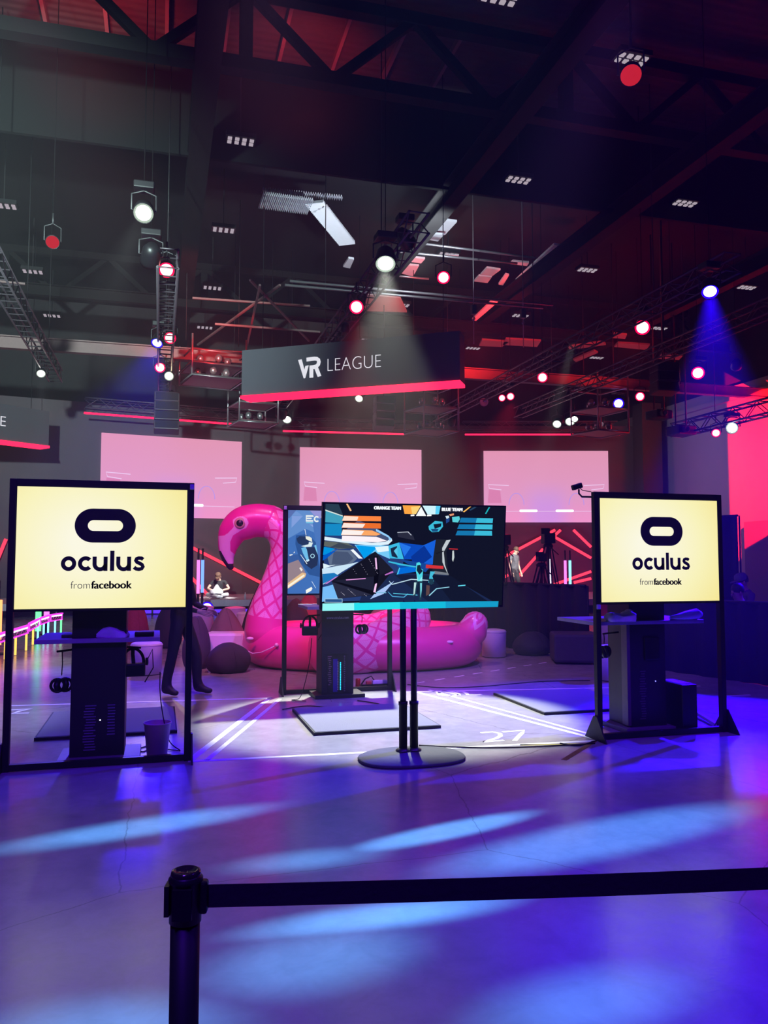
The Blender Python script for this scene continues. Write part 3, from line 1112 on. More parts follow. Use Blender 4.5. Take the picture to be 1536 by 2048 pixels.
pr = PD(97, 897, 25.0)
pl = PD(-330, 844, 20.3)
t2, L2b = hanging_sign(pl, pr, 1.12, 'second hanging sign cut by the left edge, only its last letter E showing')
text('lettering', 'E', 0.44, SIGNW, t2, Matrix.Translation((L2b / 2 - 1.38, -0.003, 0.50)) @ FF, bold=-0.006, align='RIGHT', depth=0.008)


def line_array(p, n, s, label, m):
    t = thing('line_array_speaker', label, 'speaker', p, 0, 'hanging speakers')
    y = 0.0
    z = 0.0
    for i in range(n):
        a = 0.05 + 0.07 * i
        o = MB()
        R = Matrix.Rotation(-a, 3, 'X')
        o.box((0, y, z), (s, s * 0.62, s * 0.40), R)
        c = o.build('speaker_box', m, t, bevel=0.03)
        g = MB()
        g.box(Vector((0, y, z)) + R @ Vector((0, -s * 0.315, 0)), (s * 0.9, 0.02, s * 0.32), R)
        g.build('grille', FABRIC, c)
        z -= s * 0.40
        y += s * 0.035 * i
    MB().tube([(0, 0, s * 0.2), (0, 0, 12.12 - p.z)], 0.015, 5).build('hanging_cable', BLACK, t)
    return t


SPK = mat('dark_speaker', (0.05, 0.035, 0.04), 0.5)
line_array(PZ(334, 796, 6.5), 4, 0.72, 'dark hanging speaker column below the warm white lamp', SPK)
line_array(PZ(768, 802, 6.6), 4, 0.62, 'pale grey hanging speaker column under the middle of the sign', mat('grey_speaker', (0.28, 0.25, 0.27), 0.6))
line_array(PZ(1425, 700, 7.0) + Vector((0, 2, 0)), 3, 0.7, 'dark hanging speaker column in front of the top of the right wall', SPK)


def rig_frame(p, w, h, label):
    """square truss tower hung on cables, with two decks of small effect lamps"""
    t = thing('rig_tower', label, 'truss tower', p, 0.2, 'hanging truss towers')
    for sx in (-1, 1):
        for sy in (-1, 1):
            MB().tube([(sx * w / 2, sy * w / 2, -h), (sx * w / 2, sy * w / 2, 0.4)], 0.028, 6).build('upright', ALU, t)
    for z in (0, -h * 0.5, -h):
        MB().tube([(-w / 2, -w / 2, z), (w / 2, -w / 2, z), (w / 2, w / 2, z), (-w / 2, w / 2, z)], 0.03, 6, closed=True).build('rail', ALU, t)
    for z in (-h * 0.48, -h * 0.98):
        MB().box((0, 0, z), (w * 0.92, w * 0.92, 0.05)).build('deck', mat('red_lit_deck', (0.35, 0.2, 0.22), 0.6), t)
        for i in range(5):
            a = i * 1.3 + z
            o = MB()
            o.ball((math.cos(a) * w * 0.28, math.sin(a) * w * 0.28, z + 0.22), (0.10, 0.10, 0.12), 10, 6)
            o.build('effect_lamp', mat('silver_lamp', (0.5, 0.5, 0.52), 0.25, 0.8), t)
    for sx in (-1, 1):
        MB().tube([(sx * w / 2, 0, 0.4), (sx * w / 2, 0, 12.12 - p.z)], 0.012, 5).build('hanging_cable', BLACK, t)
    return t


rig_frame(PZ(862, 775, 7.2), 1.25, 1.45, 'hanging truss tower with two lamp decks under the right end of the sign')
rig_frame(PZ(1198, 778, 7.2), 1.25, 1.45, 'hanging truss tower with two lamp decks above the right screen')
rig_frame(PZ(506, 775, 7.2), 1.25, 1.2, 'hanging truss tower with lamp decks at the left end of the sign')
rig_frame(PZ(425, 715, 7.4), 1.5, 0.7, 'low hanging truss frame right of the red and blue lamp cluster')

# projectors hung on the right wall truss
for (px, py, z, s, lab) in ((1362, 862, 5.9, 0.7, 'black projector on the far end of the right wall truss'), (1318, 830, 6.3, 0.62, 'black projector hanging above the end of the right wall truss')):
    t = thing('projector', lab, 'projector', PZ(px, py, z), 0.1, 'projectors')
    m = MB()
    m.box((0, 0, 0), (s, s * 0.9, s * 0.42))
    m.build('projector_body', BLACKP, t, bevel=0.03)
    MB().lathe([(0.09, 0), (0.10, 0.14), (0.085, 0.14), (0.07, 0.05), (0, 0.05)], 16, Matrix.Translation((-s * 0.2, -s * 0.45, 0)) @ Matrix.Rotation(PI / 2, 4, 'X')).build('lens', STEEL, t)
    MB().tube([(-s * 0.3, 0, s * 0.2), (-s * 0.3, 0, 12.12 - t.location.z), (s * 0.3, 0, 12.12 - t.location.z), (s * 0.3, 0, s * 0.2)], 0.025, 6).build('hanging_frame', BLACK, t)


# ------------------------------------------------------------------ the stage: three screens, red tubes, deck
def screen_material():
    m = bpy.data.materials.new('projected_pink_picture')
    m.use_nodes = True
    nt = m.node_tree
    nt.nodes.remove(nt.nodes['Principled BSDF'])
    tc = nt.nodes.new('ShaderNodeTexCoord')
    sp_ = nt.nodes.new('ShaderNodeSeparateXYZ')
    nt.links.new(tc.outputs['Object'], sp_.inputs[0])
    r = nt.nodes.new('ShaderNodeValToRGB')
    mr = nt.nodes.new('ShaderNodeMapRange')
    mr.inputs['From Min'].default_value = 0.0
    mr.inputs['From Max'].default_value = 2.97
    nt.links.new(sp_.outputs[2], mr.inputs['Value'])
    r.color_ramp.elements[0].color = (*srgb(222, 138, 186), 1)
    r.color_ramp.elements[1].color = (*srgb(208, 138, 166), 1)
    e1 = r.color_ramp.elements.new(0.35)
    e1.color = (*srgb(208, 142, 182), 1)
    nt.links.new(mr.outputs[0], r.inputs[0])
    # a soft violet patch in the middle of the game picture
    ax = nt.nodes.new('ShaderNodeMath'); ax.operation = 'ABSOLUTE'
    nt.links.new(sp_.outputs[0], ax.inputs[0])
    m2 = nt.nodes.new('ShaderNodeMapRange'); m2.interpolation_type = 'SMOOTHSTEP'
    m2.inputs['From Min'].default_value = 1.3; m2.inputs['From Max'].default_value = 0.2
    m2.inputs['To Max'].default_value = 0.55
    nt.links.new(ax.outputs[0], m2.inputs['Value'])
    m3 = nt.nodes.new('ShaderNodeMapRange'); m3.interpolation_type = 'SMOOTHSTEP'
    m3.inputs['From Min'].default_value = 1.9; m3.inputs['From Max'].default_value = 0.5
    nt.links.new(sp_.outputs[2], m3.inputs['Value'])
    mm = nt.nodes.new('ShaderNodeMath'); mm.operation = 'MULTIPLY'
    nt.links.new(m2.outputs[0], mm.inputs[0]); nt.links.new(m3.outputs[0], mm.inputs[1])
    mix = nt.nodes.new('ShaderNodeMix'); mix.data_type = 'RGBA'
    nt.links.new(mm.outputs[0], mix.inputs['Factor'])
    nt.links.new(r.outputs[0], mix.inputs['A'])
    mix.inputs['B'].default_value = (*srgb(176, 136, 226), 1)
    e = nt.nodes.new('ShaderNodeEmission')
    e.inputs[1].default_value = 1.3
    nt.links.new(mix.outputs['Result'], e.inputs[0])
    nt.links.new(e.outputs[0], nt.nodes['Material Output'].inputs[0])
    return m


PINK = screen_material()
PALE = glow('pale_picture_line', srgb(238, 205, 240), 1.1, False)
PALEV = glow('violet_picture_shape', srgb(186, 150, 232), 1.1, False)
PALER = glow('rose_picture_shape', srgb(216, 130, 176), 1.1, False)
for (a, b), side in ((S1, 'left'), (S2, 'middle'), (S3, 'right')):
    d = Vector((b[0] - a[0], b[1] - a[1], 0))
    w = d.length
    t = thing('stage_screen', 'large pink projection screen above the stage, %s of three' % side, 'screen', ((a[0] + b[0]) / 2, (a[1] + b[1]) / 2, 3.31), math.atan2(d.y, d.x), 'stage screens')
    MB().box((0, 0.04, 1.48), (w, 0.06, 2.97)).build('screen_picture', PINK, t)
    m = MB()                                                     # trapezoid outlines, arches and bars of the projected picture
    for s in (-1, 1):
        m.stroke([(s * w * 0.30, 1.52), (s * w * 0.465, 1.56), (s * w * 0.455, 1.40), (s * w * 0.36, 1.34)], 0.030, 0.004, Matrix.Translation((0, 0.008, 0)) @ FF)
    m.build('picture_outline', PALE, t)
    for s in (-1, 1):
        MB().prism(stadium(s * w * 0.145, 0.47, 0.75, 0.10), 0.004, Matrix.Translation((0, 0.008, 0)) @ FF).build('picture_bar', glow('white_picture_bar', (1, 0.93, 1), 1.5, False), t)
        MB().stroke(arc(s * w * 0.24, 0.72, 0.31, 0.48, 0, PI, 20), 0.03, 0.004, Matrix.Translation((0, 0.008, 0)) @ FF).build('picture_arch', PALEV, t)
    MB().stroke([(-w * 0.45, 0.45), (w * 0.45, 0.45)], 0.02, 0.003, Matrix.Translation((0, 0.009, 0)) @ FF).build('picture_line', PALE, t)
    MB().prism([(-w * 0.47, 0.8), (-w * 0.36, 0.8), (-w * 0.37, 1.32), (-w * 0.46, 1.36)], 0.003, Matrix.Translation((0, 0.009, 0)) @ FF).build('picture_panel', PALER, t)

for (pa, pb, a, b, lab) in (
        ((378, 1092), (533, 1171), *S1, 'red light tube slanting down behind the flamingo neck'),
        ((378, 1150), (420, 1194), *S1, 'short red light tube slanting down to the seated person'),
        ((-6, 1122), (12, 1078), *S1, 'short red light tube rising at the left edge of the picture'),
        ((564, 1186), (592, 1202), *S1, 'short red light tube under the blue poster screen'),
        ((1000, 1118), (1110, 1060), *S3, 'red light tube rising behind the standing man to the camera tripod'),
        ((1032, 1158), (1086, 1098), *S3, 'steep red light tube between the standing man and the tripod'),
        ((1106, 1072), (1182, 1116), *S3, 'red light tube slanting down from the tripod to the right display'),
        ((1107, 1073), (1121, 1060), *S3, 'stub of red light tube forming a corner right of the tripod'),
        ((1147, 1060), (1182, 1094), *S3, 'short red light tube left of the top of the right display'),
        ((1106, 1170), (1182, 1143), *S3, 'bright red light tube low behind the white pixel tubes'),
        ((1148, 1165), (1182, 1157), *S3, 'dim red light tube just under the bright low one'),
        ((998, 1160), (1016, 1150), *S3, 'short low red light tube left of the standing man')):
    p, q = PL(*pa, a, b, 0.12), PL(*pb, a, b, 0.12)
    tag(MB().tube([p, q], 0.055, 8).build('light_tube', REDLINE), lab, 'light tube', 'red light tubes on the stage wall')

# deck in front of the screens
SF = [PZ(x, y, 0.45) for x, y in ((-420, 1218), (150, 1205), (450, 1200), (720, 1199), (1250, 1198), (1480, 1202))]
back = [Vector((WP[i][0], WP[i][1] - 0.05, 0)) for i in (7, 6, 5, 4, 3, 2, 1, 0)]
m = MB()
m.prism([(p.x, p.y) for p in SF] + [(p.x, p.y) for p in back], 0.2, Matrix.Translation((0, 0, 0.25)))
st = thing('stage', 'low pale grey stage deck below the three screens', 'stage')
m.build('deck', mat('stage_deck', (0.62, 0.60, 0.62), 0.45), st)
for i in range(len(SF) - 1):
    p, q = SF[i], SF[i + 1]
    for f in (0.08, 0.5, 0.92):
        c = p.lerp(q, f)
        MB().tube([(c.x, c.y + 0.3, 0), (c.x, c.y + 0.3, 0.26)], 0.03, 8).build('leg', STEEL, st)
UND = glow('under_stage_blue_led', (0.10, 0.03, 1.0), 1.6)
p, q = SF[1], SF[3]
tag(MB().bar(p + Vector((0, 0.9, -0.36)), q + Vector((0, 0.9, -0.36)), 0.06, 0.10).build('led_strip', UND), 'blue glowing strip under the front edge of the stage', 'led strip')
lamp(PD(414, 1216, 24.5), PD(470, 1216, 10), 0.17, 'b', 'blue-white floor lamp in front of the stage edge', False, up=-0.1)

# pixel tubes standing on the stage
TMAG = glow('magenta_pixel_tube', (1.0, 0.16, 0.75), 2.2)
TBLU = glow('blue_pixel_tube', (0.12, 0.25, 1.0), 2.4)
TWHI = glow('white_pixel_tube', (1.0, 0.8, 1.0), 2.4)
TCYA = glow('cyan_pixel_tube', (0.25, 0.95, 1.0), 1.9)
TGRN = glow('green_pixel_tube', (0.12, 1.0, 0.25), 2.4)
TYEL = glow('yellow_pixel_tube', (1.0, 0.55, 0.10), 1.7)


def pixel_tube(px, y0, y1, d, m, label, foot=None, r=0.045):
    a, b = PD(px, y0, d), PD(px, y1, d)
    zf = 0.45 if foot is None else foot
    t = thing('pixel_tube', label, 'light tube', (b.x, b.y, zf), 0, 'standing pixel tubes')
    MB().tube([(0, 0, b.z - zf), (0, 0, a.z - zf)], r, 8).build('tube', m, t)
    MB().tube([(0, 0, 0.01), (0, 0, b.z - zf)], 0.035, 8).build('stand', BLACK, t)
    MB().tube([(0, 0, a.z - zf), (0, 0, a.z - zf + 0.35)], 0.03, 8).build('end_cap', BLACK, t)
    MB().lathe([(0, 0.02), (0.14, 0.02), (0.16, 0), (0, 0)], 14).build('base', BLACK, t)
    return t


pixel_tube(396, 1120, 1187, 24.0, TMAG, 'magenta light tube on a black stand right of the left display', 0.0)
pixel_tube(404.5, 1120, 1185, 24.3, TBLU, 'blue light tube on a black stand right of the left display', 0.0)
pixel_tube(1100, 1118, 1170, 27.3, TWHI, 'wide white light tube behind the camera tripod', r=0.075)
pixel_tube(1131, 1121, 1170, 27.3, TMAG, 'magenta-white light tube left of the cyan one')
pixel_tube(1140.5, 1121, 1170, 27.6, TCYA, 'cyan light tube nearest the right display')
pixel_tube(76, 1178, 1262, 17.5, TGRN, 'green light tube standing behind the left display', 0.0, r=0.06)
pixel_tube(93, 1150, 1240, 18.5, TMAG, 'magenta light tube standing behind the left display', 0.0, r=0.06)
pixel_tube(-6, 1200, 1290, 14.5, glow('orange_pixel_tube', (1.0, 0.25, 0.08), 3.0), 'orange light tube standing just left of the left display', 0.0, r=0.07)

# ------------------------------------------------------------------ demo pods: display frame, computer kiosk, mat
def cream_material():
    m = bpy.data.materials.new('cream_screen')
    m.use_nodes = True
    nt = m.node_tree
    nt.nodes.remove(nt.nodes['Principled BSDF'])
    tc = nt.nodes.new('ShaderNodeTexCoord')
    mp = nt.nodes.new('ShaderNodeMapping')
    mp.inputs['Location'].default_value = (0.12, 0, -0.05)
    mp.inputs['Scale'].default_value = (0.9, 1, 1.0)
    nt.links.new(tc.outputs['Object'], mp.inputs[0])
    ln = nt.nodes.new('ShaderNodeVectorMath'); ln.operation = 'LENGTH'
    nt.links.new(mp.outputs[0], ln.inputs[0])
    r = nt.nodes.new('ShaderNodeValToRGB')
    r.color_ramp.elements[0].position = 0.1
    r.color_ramp.elements[0].color = (*srgb(250, 247, 226), 1)
    r.color_ramp.elements[1].position = 0.95
    r.color_ramp.elements[1].color = (*srgb(244, 228, 140), 1)
    e1 = r.color_ramp.elements.new(0.55)
    e1.color = (*srgb(248, 242, 186), 1)
    nt.links.new(ln.outputs['Value'], r.inputs[0])
    e = nt.nodes.new('ShaderNodeEmission')
    e.inputs[1].default_value = 1.03
    nt.links.new(r.outputs[0], e.inputs[0])
    nt.links.new(e.outputs[0], nt.nodes['Material Output'].inputs[0])
    return m


CREAM = cream_material()
INK = mat('black_print', (0.010, 0.010, 0.013), 0.9, var=0)
INKG = mat('dark_grey_print', (0.03, 0.03, 0.03), 0.9, var=0)


def display_frame(x0, x1, y, ztop, label, zbot=1.255, cream=True):
    w = x1 - x0
    t = thing('display_frame', label, 'display stand', ((x0 + x1) / 2, y, 0), 0, 'framed displays')
    pw = 0.052
    for s in (-1, 1):
        m = MB()
        m.box((s * (w / 2 - pw / 2), 0, ztop / 2), (pw, 0.06, ztop))
        m.build('post', BLACK, t, bevel=0.004)
        f = MB()                                                  # triangular foot plates on the outside of the post
        f.prism([(-0.19, 0), (0.19, 0), (0.03, 0.22), (-0.03, 0.22)], 0.014,
                Matrix.Translation((s * (w / 2 + 0.001), 0, 0)) @ Matrix(((0, 0, s, 0), (1, 0, 0, 0), (0, 1, 0, 0), (0, 0, 0, 1))))
        f.build('foot', BLACK, t)
    MB().box((0, 0, 0.03), (w - 2 * pw, 0.05, 0.05)).build('bottom_bar', BLACK, t)
    MB().box((0, 0, ztop - 0.02), (w - 2 * pw, 0.055, 0.04)).build('top_bar', BLACK, t)
    m = MB()
    zc, h = (ztop - 0.04 + zbot) / 2, ztop - 0.04 - zbot
    m.box((0, 0.01, zc), (w - 2 * pw, 0.075, h))
    disp = m.build('display', BLACKP, t)
    e = 0.022
    wd, hd = w - 2 * pw - 2 * e + 0.03, h - 2 * e
    pic = MB().box((0, 0, 0), (wd, 0.006, hd)).build('screen_picture', CREAM if cream else None, disp)
    pic.location = (0, -0.031, zc)
    for s in (-1, 1):
        MB().box((s * (w / 2 - pw - 0.1), 0.058, zc), (0.05, 0.03, h * 0.8)).build('mounting_rail', STEEL, t)
    return t, disp, wd, hd, zc


def logo_face(disp, wd, hd, zc):
    k = wd / 1043.0
    kv = hd / 755.0
    M = Matrix.Translation((0, -0.0345, zc)) @ FF
    P = lambda x, y: ((x - 598) * k, (855 - y) * kv)

    def blk(x0, y0, x1, y1, m):
        a, b = P(x0, y1), P(x1, y0)
        m.prism([(a[0], a[1]), (b[0], a[1]), (b[0], b[1]), (a[0], b[1])], 0.0015, M)
    m = MB()
    cx, cy = P(608.5, 715)
    m.ring(stadium(cx, cy, 375 * k, 214 * kv, 24), stadium(cx, cy, 216 * k, 68 * kv, 24), 0.0015, M)
    m.build('logo', INK, disp)
    ro, ri = 46, 21

    def ringarc(cx, cy, a0, a1, n=28):
        c = P(cx, cy)
        mm = MB()
        full = abs(a1 - a0) >= 2 * PI - 1e-3
        o = arc(c[0], c[1], ro * k, ro * kv, a0, a1, n)
        i = arc(c[0], c[1], ri * k, ri * kv, a0, a1, n)
        if full:
            o, i = o[:-1], i[:-1]
        mm.ring(o, i, 0.0015, M, closed=full)
        return mm
    ringarc(390, 954, 0, 2 * PI).build('letter', INK, disp)
    ringarc(492, 954, 0.75, 2 * PI - 0.75).build('letter', INK, disp)
    for ux in (580, 725):
        mm = ringarc(ux, 956, PI, 2 * PI, 16)
        blk(ux - 46, 910, ux - 21, 956, mm)
        blk(ux + 21, 910, ux + 46, 1000, mm)
        mm.build('letter', INK, disp)
    mm = MB()
    blk(641, 873, 667, 1000, mm)
    mm.build('letter', INK, disp)
    s_ = [P(846, 928), P(836, 920), P(818, 919), P(804, 924), P(800, 934), P(808, 945), P(826, 953), P(840, 962), P(845, 974), P(838, 986), P(820, 990), P(802, 987), P(790, 977)]
    MB().stroke(s_, 24 * k, 0.0015, M).build('letter', INK, disp)
    a = P(404, 1110)
    text('lettering', 'from', 0.088, INKG, disp, Matrix.Translation((a[0], -0.0345, zc + a[1])) @ FF, align='LEFT', depth=0.003, width=116 * k, bold=-0.001)
    a = P(530, 1110)
    text('lettering', 'facebook', 0.088, INK, disp, Matrix.Translation((a[0], -0.0345, zc + a[1])) @ FF, align='LEFT', depth=0.003, width=246 * k, bold=0.0016)


fl_, dl, wdl, hdl, zl = display_frame(-1.17, 0.275, 7.0, 2.325, 'black framed display with cream logo screen at the left, a waste bin beneath')
logo_face(dl, wdl, hdl, zl)
fr_, dr, wdr, hdr, zr = display_frame(3.945, 5.36, 6.75, 2.32, 'black framed display with cream logo screen at the right')
logo_face(dr, wdr, hdr, zr)
fc_, dc, wdc, hdc, zcn = display_frame(1.50, 2.93, 10.1, 2.375, 'black framed display with blue game poster, behind the centre television', cream=False, zbot=1.235)


# the poster picture on the rear frame: flat shapes in layers on the screen
def flat_shapes(parent, y, M0, shapes, name='picture_shape'):
    """shapes = (material, [(x, z)...]) laid one over the other"""
    by = {}
    for i, (mt, pts) in enumerate(shapes):
        by.setdefault(mt.name, (mt, []))[1].append((i, pts))
    mats, m = [], MB()
    for nm, (mt, lst) in by.items():
        m.m = len(mats)
        mats.append(mt)
        for i, pts in lst:
            area = sum(pts[k][0] * pts[(k + 1) % len(pts)][1] - pts[(k + 1) % len(pts)][0] * pts[k][1] for k in range(len(pts)))
            if area < 0:
                pts = pts[::-1]
            m.prism(pts, 0.0002, M0 @ Matrix.Translation((0, 0, 0.00012 * (i + 1))))
    o = m.build(name, mats, parent)
    o['kind'] = 'stuff'
    return o


def G(r, g, b, s=1.0):
    return glow('screen_%d_%d_%d' % (r, g, b), srgb(r, g, b), s, False)


bg = [c for c in kids(dc) if c.name.startswith('screen_picture')][0]
bg.data.materials.clear()
bg.data.materials.append(G(62, 112, 186))
U = lambda x, y: (-wdc / 2 + (x - 275) / 700.0 * 0.455 * 0.99, (185 + 752 - y) / 1505.0 * hdc)


def US(mt, *pts):
    return (mt, [U(*p) for p in pts])


ps = [US(G(96, 142, 206), (275, 185), (945, 185), (945, 640), (620, 520), (275, 700)),
      US(G(88, 112, 176), (275, 185), (430, 185), (300, 330), (275, 330)),
      US(G(130, 160, 222), (345, 290), (565, 290), (340, 505)), US(G(150, 150, 215), (700, 185), (940, 185), (940, 350), (800, 280)),
      US(G(112, 152, 214), (430, 200), (560, 285), (345, 285)), US(G(140, 165, 225), (700, 440), (840, 440), (790, 500)),
      US(G(40, 84, 150), (430, 640), (620, 620), (760, 700), (900, 830), (945, 1000), (945, 1400), (700, 1350), (560, 1180), (480, 1000), (420, 800)),
      US(G(28, 50, 92), (440, 700), (500, 655), (620, 660), (690, 720), (680, 800), (560, 820), (470, 780)),
      US(G(26, 44, 84), (640, 860), (800, 850), (880, 1000), (860, 1180), (740, 1250), (600, 1150)),
      US(G(52, 92, 160), (275, 1000), (470, 980), (560, 1180), (520, 1350), (275, 1450)),
      US(G(150, 130, 140), (275, 1150), (480, 1080), (560, 1200), (640, 1340), (400, 1500), (275, 1560)),
      US(G(232, 190, 140), (275, 1500), (560, 1310), (640, 1330), (620, 1390), (275, 1600)),
      US(G(255, 246, 222), (275, 1540), (500, 1400), (590, 1345), (610, 1370), (275, 1590)),
      US(G(236, 240, 226), (620, 655), (700, 660), (745, 690), (755, 760), (690, 735), (630, 705)),
      US(G(220, 238, 240), (690, 760), (770, 770), (740, 845), (620, 850), (535, 835), (620, 815), (680, 800)),
      US(G(110, 190, 236), (535, 870), (620, 850), (650, 900), (690, 1080), (640, 1090), (570, 960)),
      US(G(120, 200, 240), (795, 825), (850, 800), (880, 850), (910, 950), (890, 1030), (840, 930)),
      US(G(225, 240, 250), (850, 800), (880, 830), (915, 930), (905, 950), (870, 870)),
      US(G(200, 232, 250), (630, 1090), (690, 1070), (705, 1090), (665, 1118), (640, 1110)),
      US(G(240, 246, 250), (515, 985), (530, 990), (660, 1150), (650, 1160)),
      US(G(240, 246, 250), (600, 525), (612, 525), (636, 640), (626, 640)),
      US(G(235, 240, 240), (300, 990), (360, 978), (372, 992), (310, 1012)), US(G(235, 240, 240), (385, 950), (405, 930), (412, 945), (392, 968)),
      US(G(245, 236, 226), (500, 1230), (530, 1215), (570, 1260), (540, 1290)),
      US(G(250, 250, 240), (632, 1625), (745, 1570), (765, 1600), (740, 1640), (640, 1690)),
      US(G(220, 235, 250), (745, 1470), (755, 1470), (835, 1590), (828, 1595)),
      US(G(240, 244, 240), (625, 272), (770, 272), (785, 300), (640, 304), (640, 316), (740, 318), (740, 344), (640, 346), (640, 360), (770, 362), (770, 388), (625, 390)),
      US(G(240, 244, 240), (930, 280), (950, 280), (950, 350), (930, 350)),
      US(G(130, 225, 240), (632, 402), (940, 402), (940, 416), (632, 416)),
      US(G(72, 118, 190), (760, 416), (1500, 430), (1900, 900), (1800, 1500), (1000, 1690), (960, 1000), (960, 300)),
      US(G(120, 150, 210), (1300, 185), (2300, 185), (2300, 700), (1900, 500))]
Mp = Matrix.Translation((0, -0.0342, zcn)) @ FF
flat_shapes(dc, 0, Mp, ps)
cc = U(842, 340)
MB().ring(arc(cc[0], cc[1], 0.037, 0.040, 0.7, 5.6, 20), arc(cc[0], cc[1], 0.019, 0.021, 0.7, 5.6, 20), 0.0006, Matrix.Translation((0, -0.038, zcn)) @ FF, closed=False).build('letter', G(240, 244, 241), dc)
cc = U(762, 1012)
MB().ring(arc(cc[0], cc[1], 0.028, 0.028, 0, 2 * PI, 20)[:-1], arc(cc[0], cc[1], 0.019, 0.019, 0, 2 * PI, 20)[:-1], 0.0006, Matrix.Translation((0, -0.039, zcn)) @ FF).build('picture_ring', G(180, 230, 250), dc)

KIOSK = mat('black_kiosk', (0.011, 0.010, 0.012), 0.5, var=0.1)
SHELF = mat('grey_shelf', (0.30, 0.29, 0.31), 0.5)


def kiosk(x, y, w, d, h, label, back_view, shelf_z, shelf_x, shelf_d=0.34):
    t = thing('computer_kiosk', label, 'kiosk', (x, y, 0), 0, 'black computer kiosks')
    m = MB()
    m.box((0, d / 2, 0.04 + h / 2), (w, d, h))
    m.build('cabinet', KIOSK, t, bevel=0.004)
    bx = MB()
    bx.box((0.02, d / 2 - 0.03, 0.022), (w + 0.22, d + 0.08, 0.044))
    bx.build('base_plate', KIOSK if not back_view else mat('grey_base_plate', (0.13, 0.125, 0.13), 0.6), t, bevel=0.003)
    s0, s1 = shelf_x
    sm = MB()
    sm.box(((s0 + s1) / 2, d / 2 + (0.12 if back_view else -0.07), shelf_z), (s1 - s0, d + shelf_d, 0.035))
    sm.build('shelf', SHELF, t, bevel=0.003)
    return t


VENTL = mat('vent_slot_light', (0.20, 0.19, 0.22), 0.6)


def vents(t, x0, x1, z0, z1, rows_, y, m, ragged=0.0):
    g = MB()
    for i in range(rows_):
        z = z0 + (z1 - z0) * i / (rows_ - 1)
        a = x0 + ragged * random.random() * (x1 - x0)
        b = x1 - ragged * random.random() * (x1 - x0)
        g.box(((a + b) / 2, y, z), (b - a, 0.006, (z1 - z0) / rows_ * 0.38))
    o = g.build('vent_grille', m, t)
    return o


kl = kiosk(-0.475, 7.15, 0.43, 0.38, 1.24, 'black computer kiosk seen from the back under the left display', True, 1.0, (-0.50, 0.49))
vents(kl, -0.115, -0.01, 0.10, 0.46, 17, -0.001, VENTL, 0.25)
vents(kl, 0.075, 0.14, 0.22, 0.46, 11, -0.001, VENTL, 0.1)
MB().ball((0.02, -0.003, 0.34), 0.006, 8, 6).build('power_light', glow('white_pilot_light', (0.9, 0.9, 1), 2, False), kl)
MB().tube([(-0.2, 0.2, 0.91), (-0.34, 0.1, 0.905)], 0.009, 8).build('headset_hook', BLACK, kl)
MB().tube([(0.2, 0.2, 0.92), (0.33, 0.12, 0.915)], 0.009, 8).build('headset_hook', BLACK, kl)

kr = kiosk(4.66, 6.98, 0.40, 0.40, 1.24, 'black computer kiosk seen from the back under the right display', True, 1.06, (-0.62, 0.62))
vents(kr, -0.10, -0.02, 0.12, 0.58, 20, -0.001, mat('vent_slot_dark', (0.10, 0.08, 0.09), 0.6), 0.3)
m = MB()
m.box((-0.215, 0.05, 0.56), (0.035, 0.10, 1.0))
m.build('side_panel', mat('brown_side_panel', (0.10, 0.075, 0.075), 0.5), kr)
m = MB()
m.box((0.04, -0.012, 0.80), (0.17, 0.022, 0.22))
m.build('control_box', BLACKP, kr, bevel=0.01)
MB().ball((0.08, -0.004, 0.48), 0.006, 8, 6).build('power_light', glow('blue_pilot_light', (0.2, 0.2, 1), 2.5, False), kr)
MB().tube([(-0.2, 0.2, 0.95), (-0.42, 0.12, 0.945)], 0.009, 8).build('headset_hook', BLACK, kr)
m = MB()
m.box((0, 0, 0.23), (0.17, 0.40, 0.46))
pc = thing('computer_tower', 'black computer tower standing right of the right kiosk', 'computer', (5.00, 7.0, 0.0))
m.build('computer_case', BLACKP, pc, bevel=0.01)
MB().box((0, 0.0, 0.462), (0.13, 0.3, 0.005)).build('top_panel', STEEL, pc)

kc = kiosk(2.125, 9.70, 0.40, 0.34, 1.16, 'black computer kiosk with glowing cooling slots in front of the rear display', False, 1.105, (-0.42, 0.55))
text('lettering', 'www.oculus.com', 0.052, mat('grey_print', (0.5, 0.5, 0.52), 0.8, var=0), kc, Matrix.Translation((0.0, -0.001, 0.955)) @ FF, depth=0.002, width=0.28)
ps_ = MB()
ps_.box((-0.0, -0.002, 0.30), (0.26, 0.004, 0.46))
ps_.build('window_panel', mat('dark_slot_panel', (0.004, 0.004, 0.006), 0.3), kc)
CYL = glow('cyan_led_row', (0.02, 0.60, 1.0), 2.0)
VIO = mat('violet_graphics_card', (0.05, 0.02, 0.22), 0.4)
c = MB()
for i in range(17):
    c.ball((0.035, -0.006, 0.10 + i * 0.020), (0.007, 0.004, 0.0085), 8, 5)
o = c.build('led_row', CYL, kc)
c = MB()
for i in range(18):
    c.ball((0.003, -0.006, 0.10 + i * 0.0195), (0.004, 0.004, 0.006), 6, 4)
c.build('led_row', glow('violet_led_row', (0.32, 0.28, 0.7), 0.7, False), kc)
MB().box((-0.03, -0.005, 0.27), (0.055, 0.003, 0.40)).build('graphics_card', VIO, kc)
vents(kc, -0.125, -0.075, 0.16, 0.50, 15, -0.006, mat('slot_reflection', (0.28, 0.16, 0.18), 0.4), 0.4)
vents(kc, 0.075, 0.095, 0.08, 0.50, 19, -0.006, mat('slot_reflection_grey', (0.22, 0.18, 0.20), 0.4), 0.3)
MB().tube([(-0.18, 0.15, 1.0), (-0.36, 0.02, 1.0)], 0.009, 8).build('headset_hook', BLACK, kc)
MB().tube([(0.18, 0.15, 1.0), (0.33, 0.02, 1.0)], 0.009, 8).build('headset_hook', BLACK, kc)

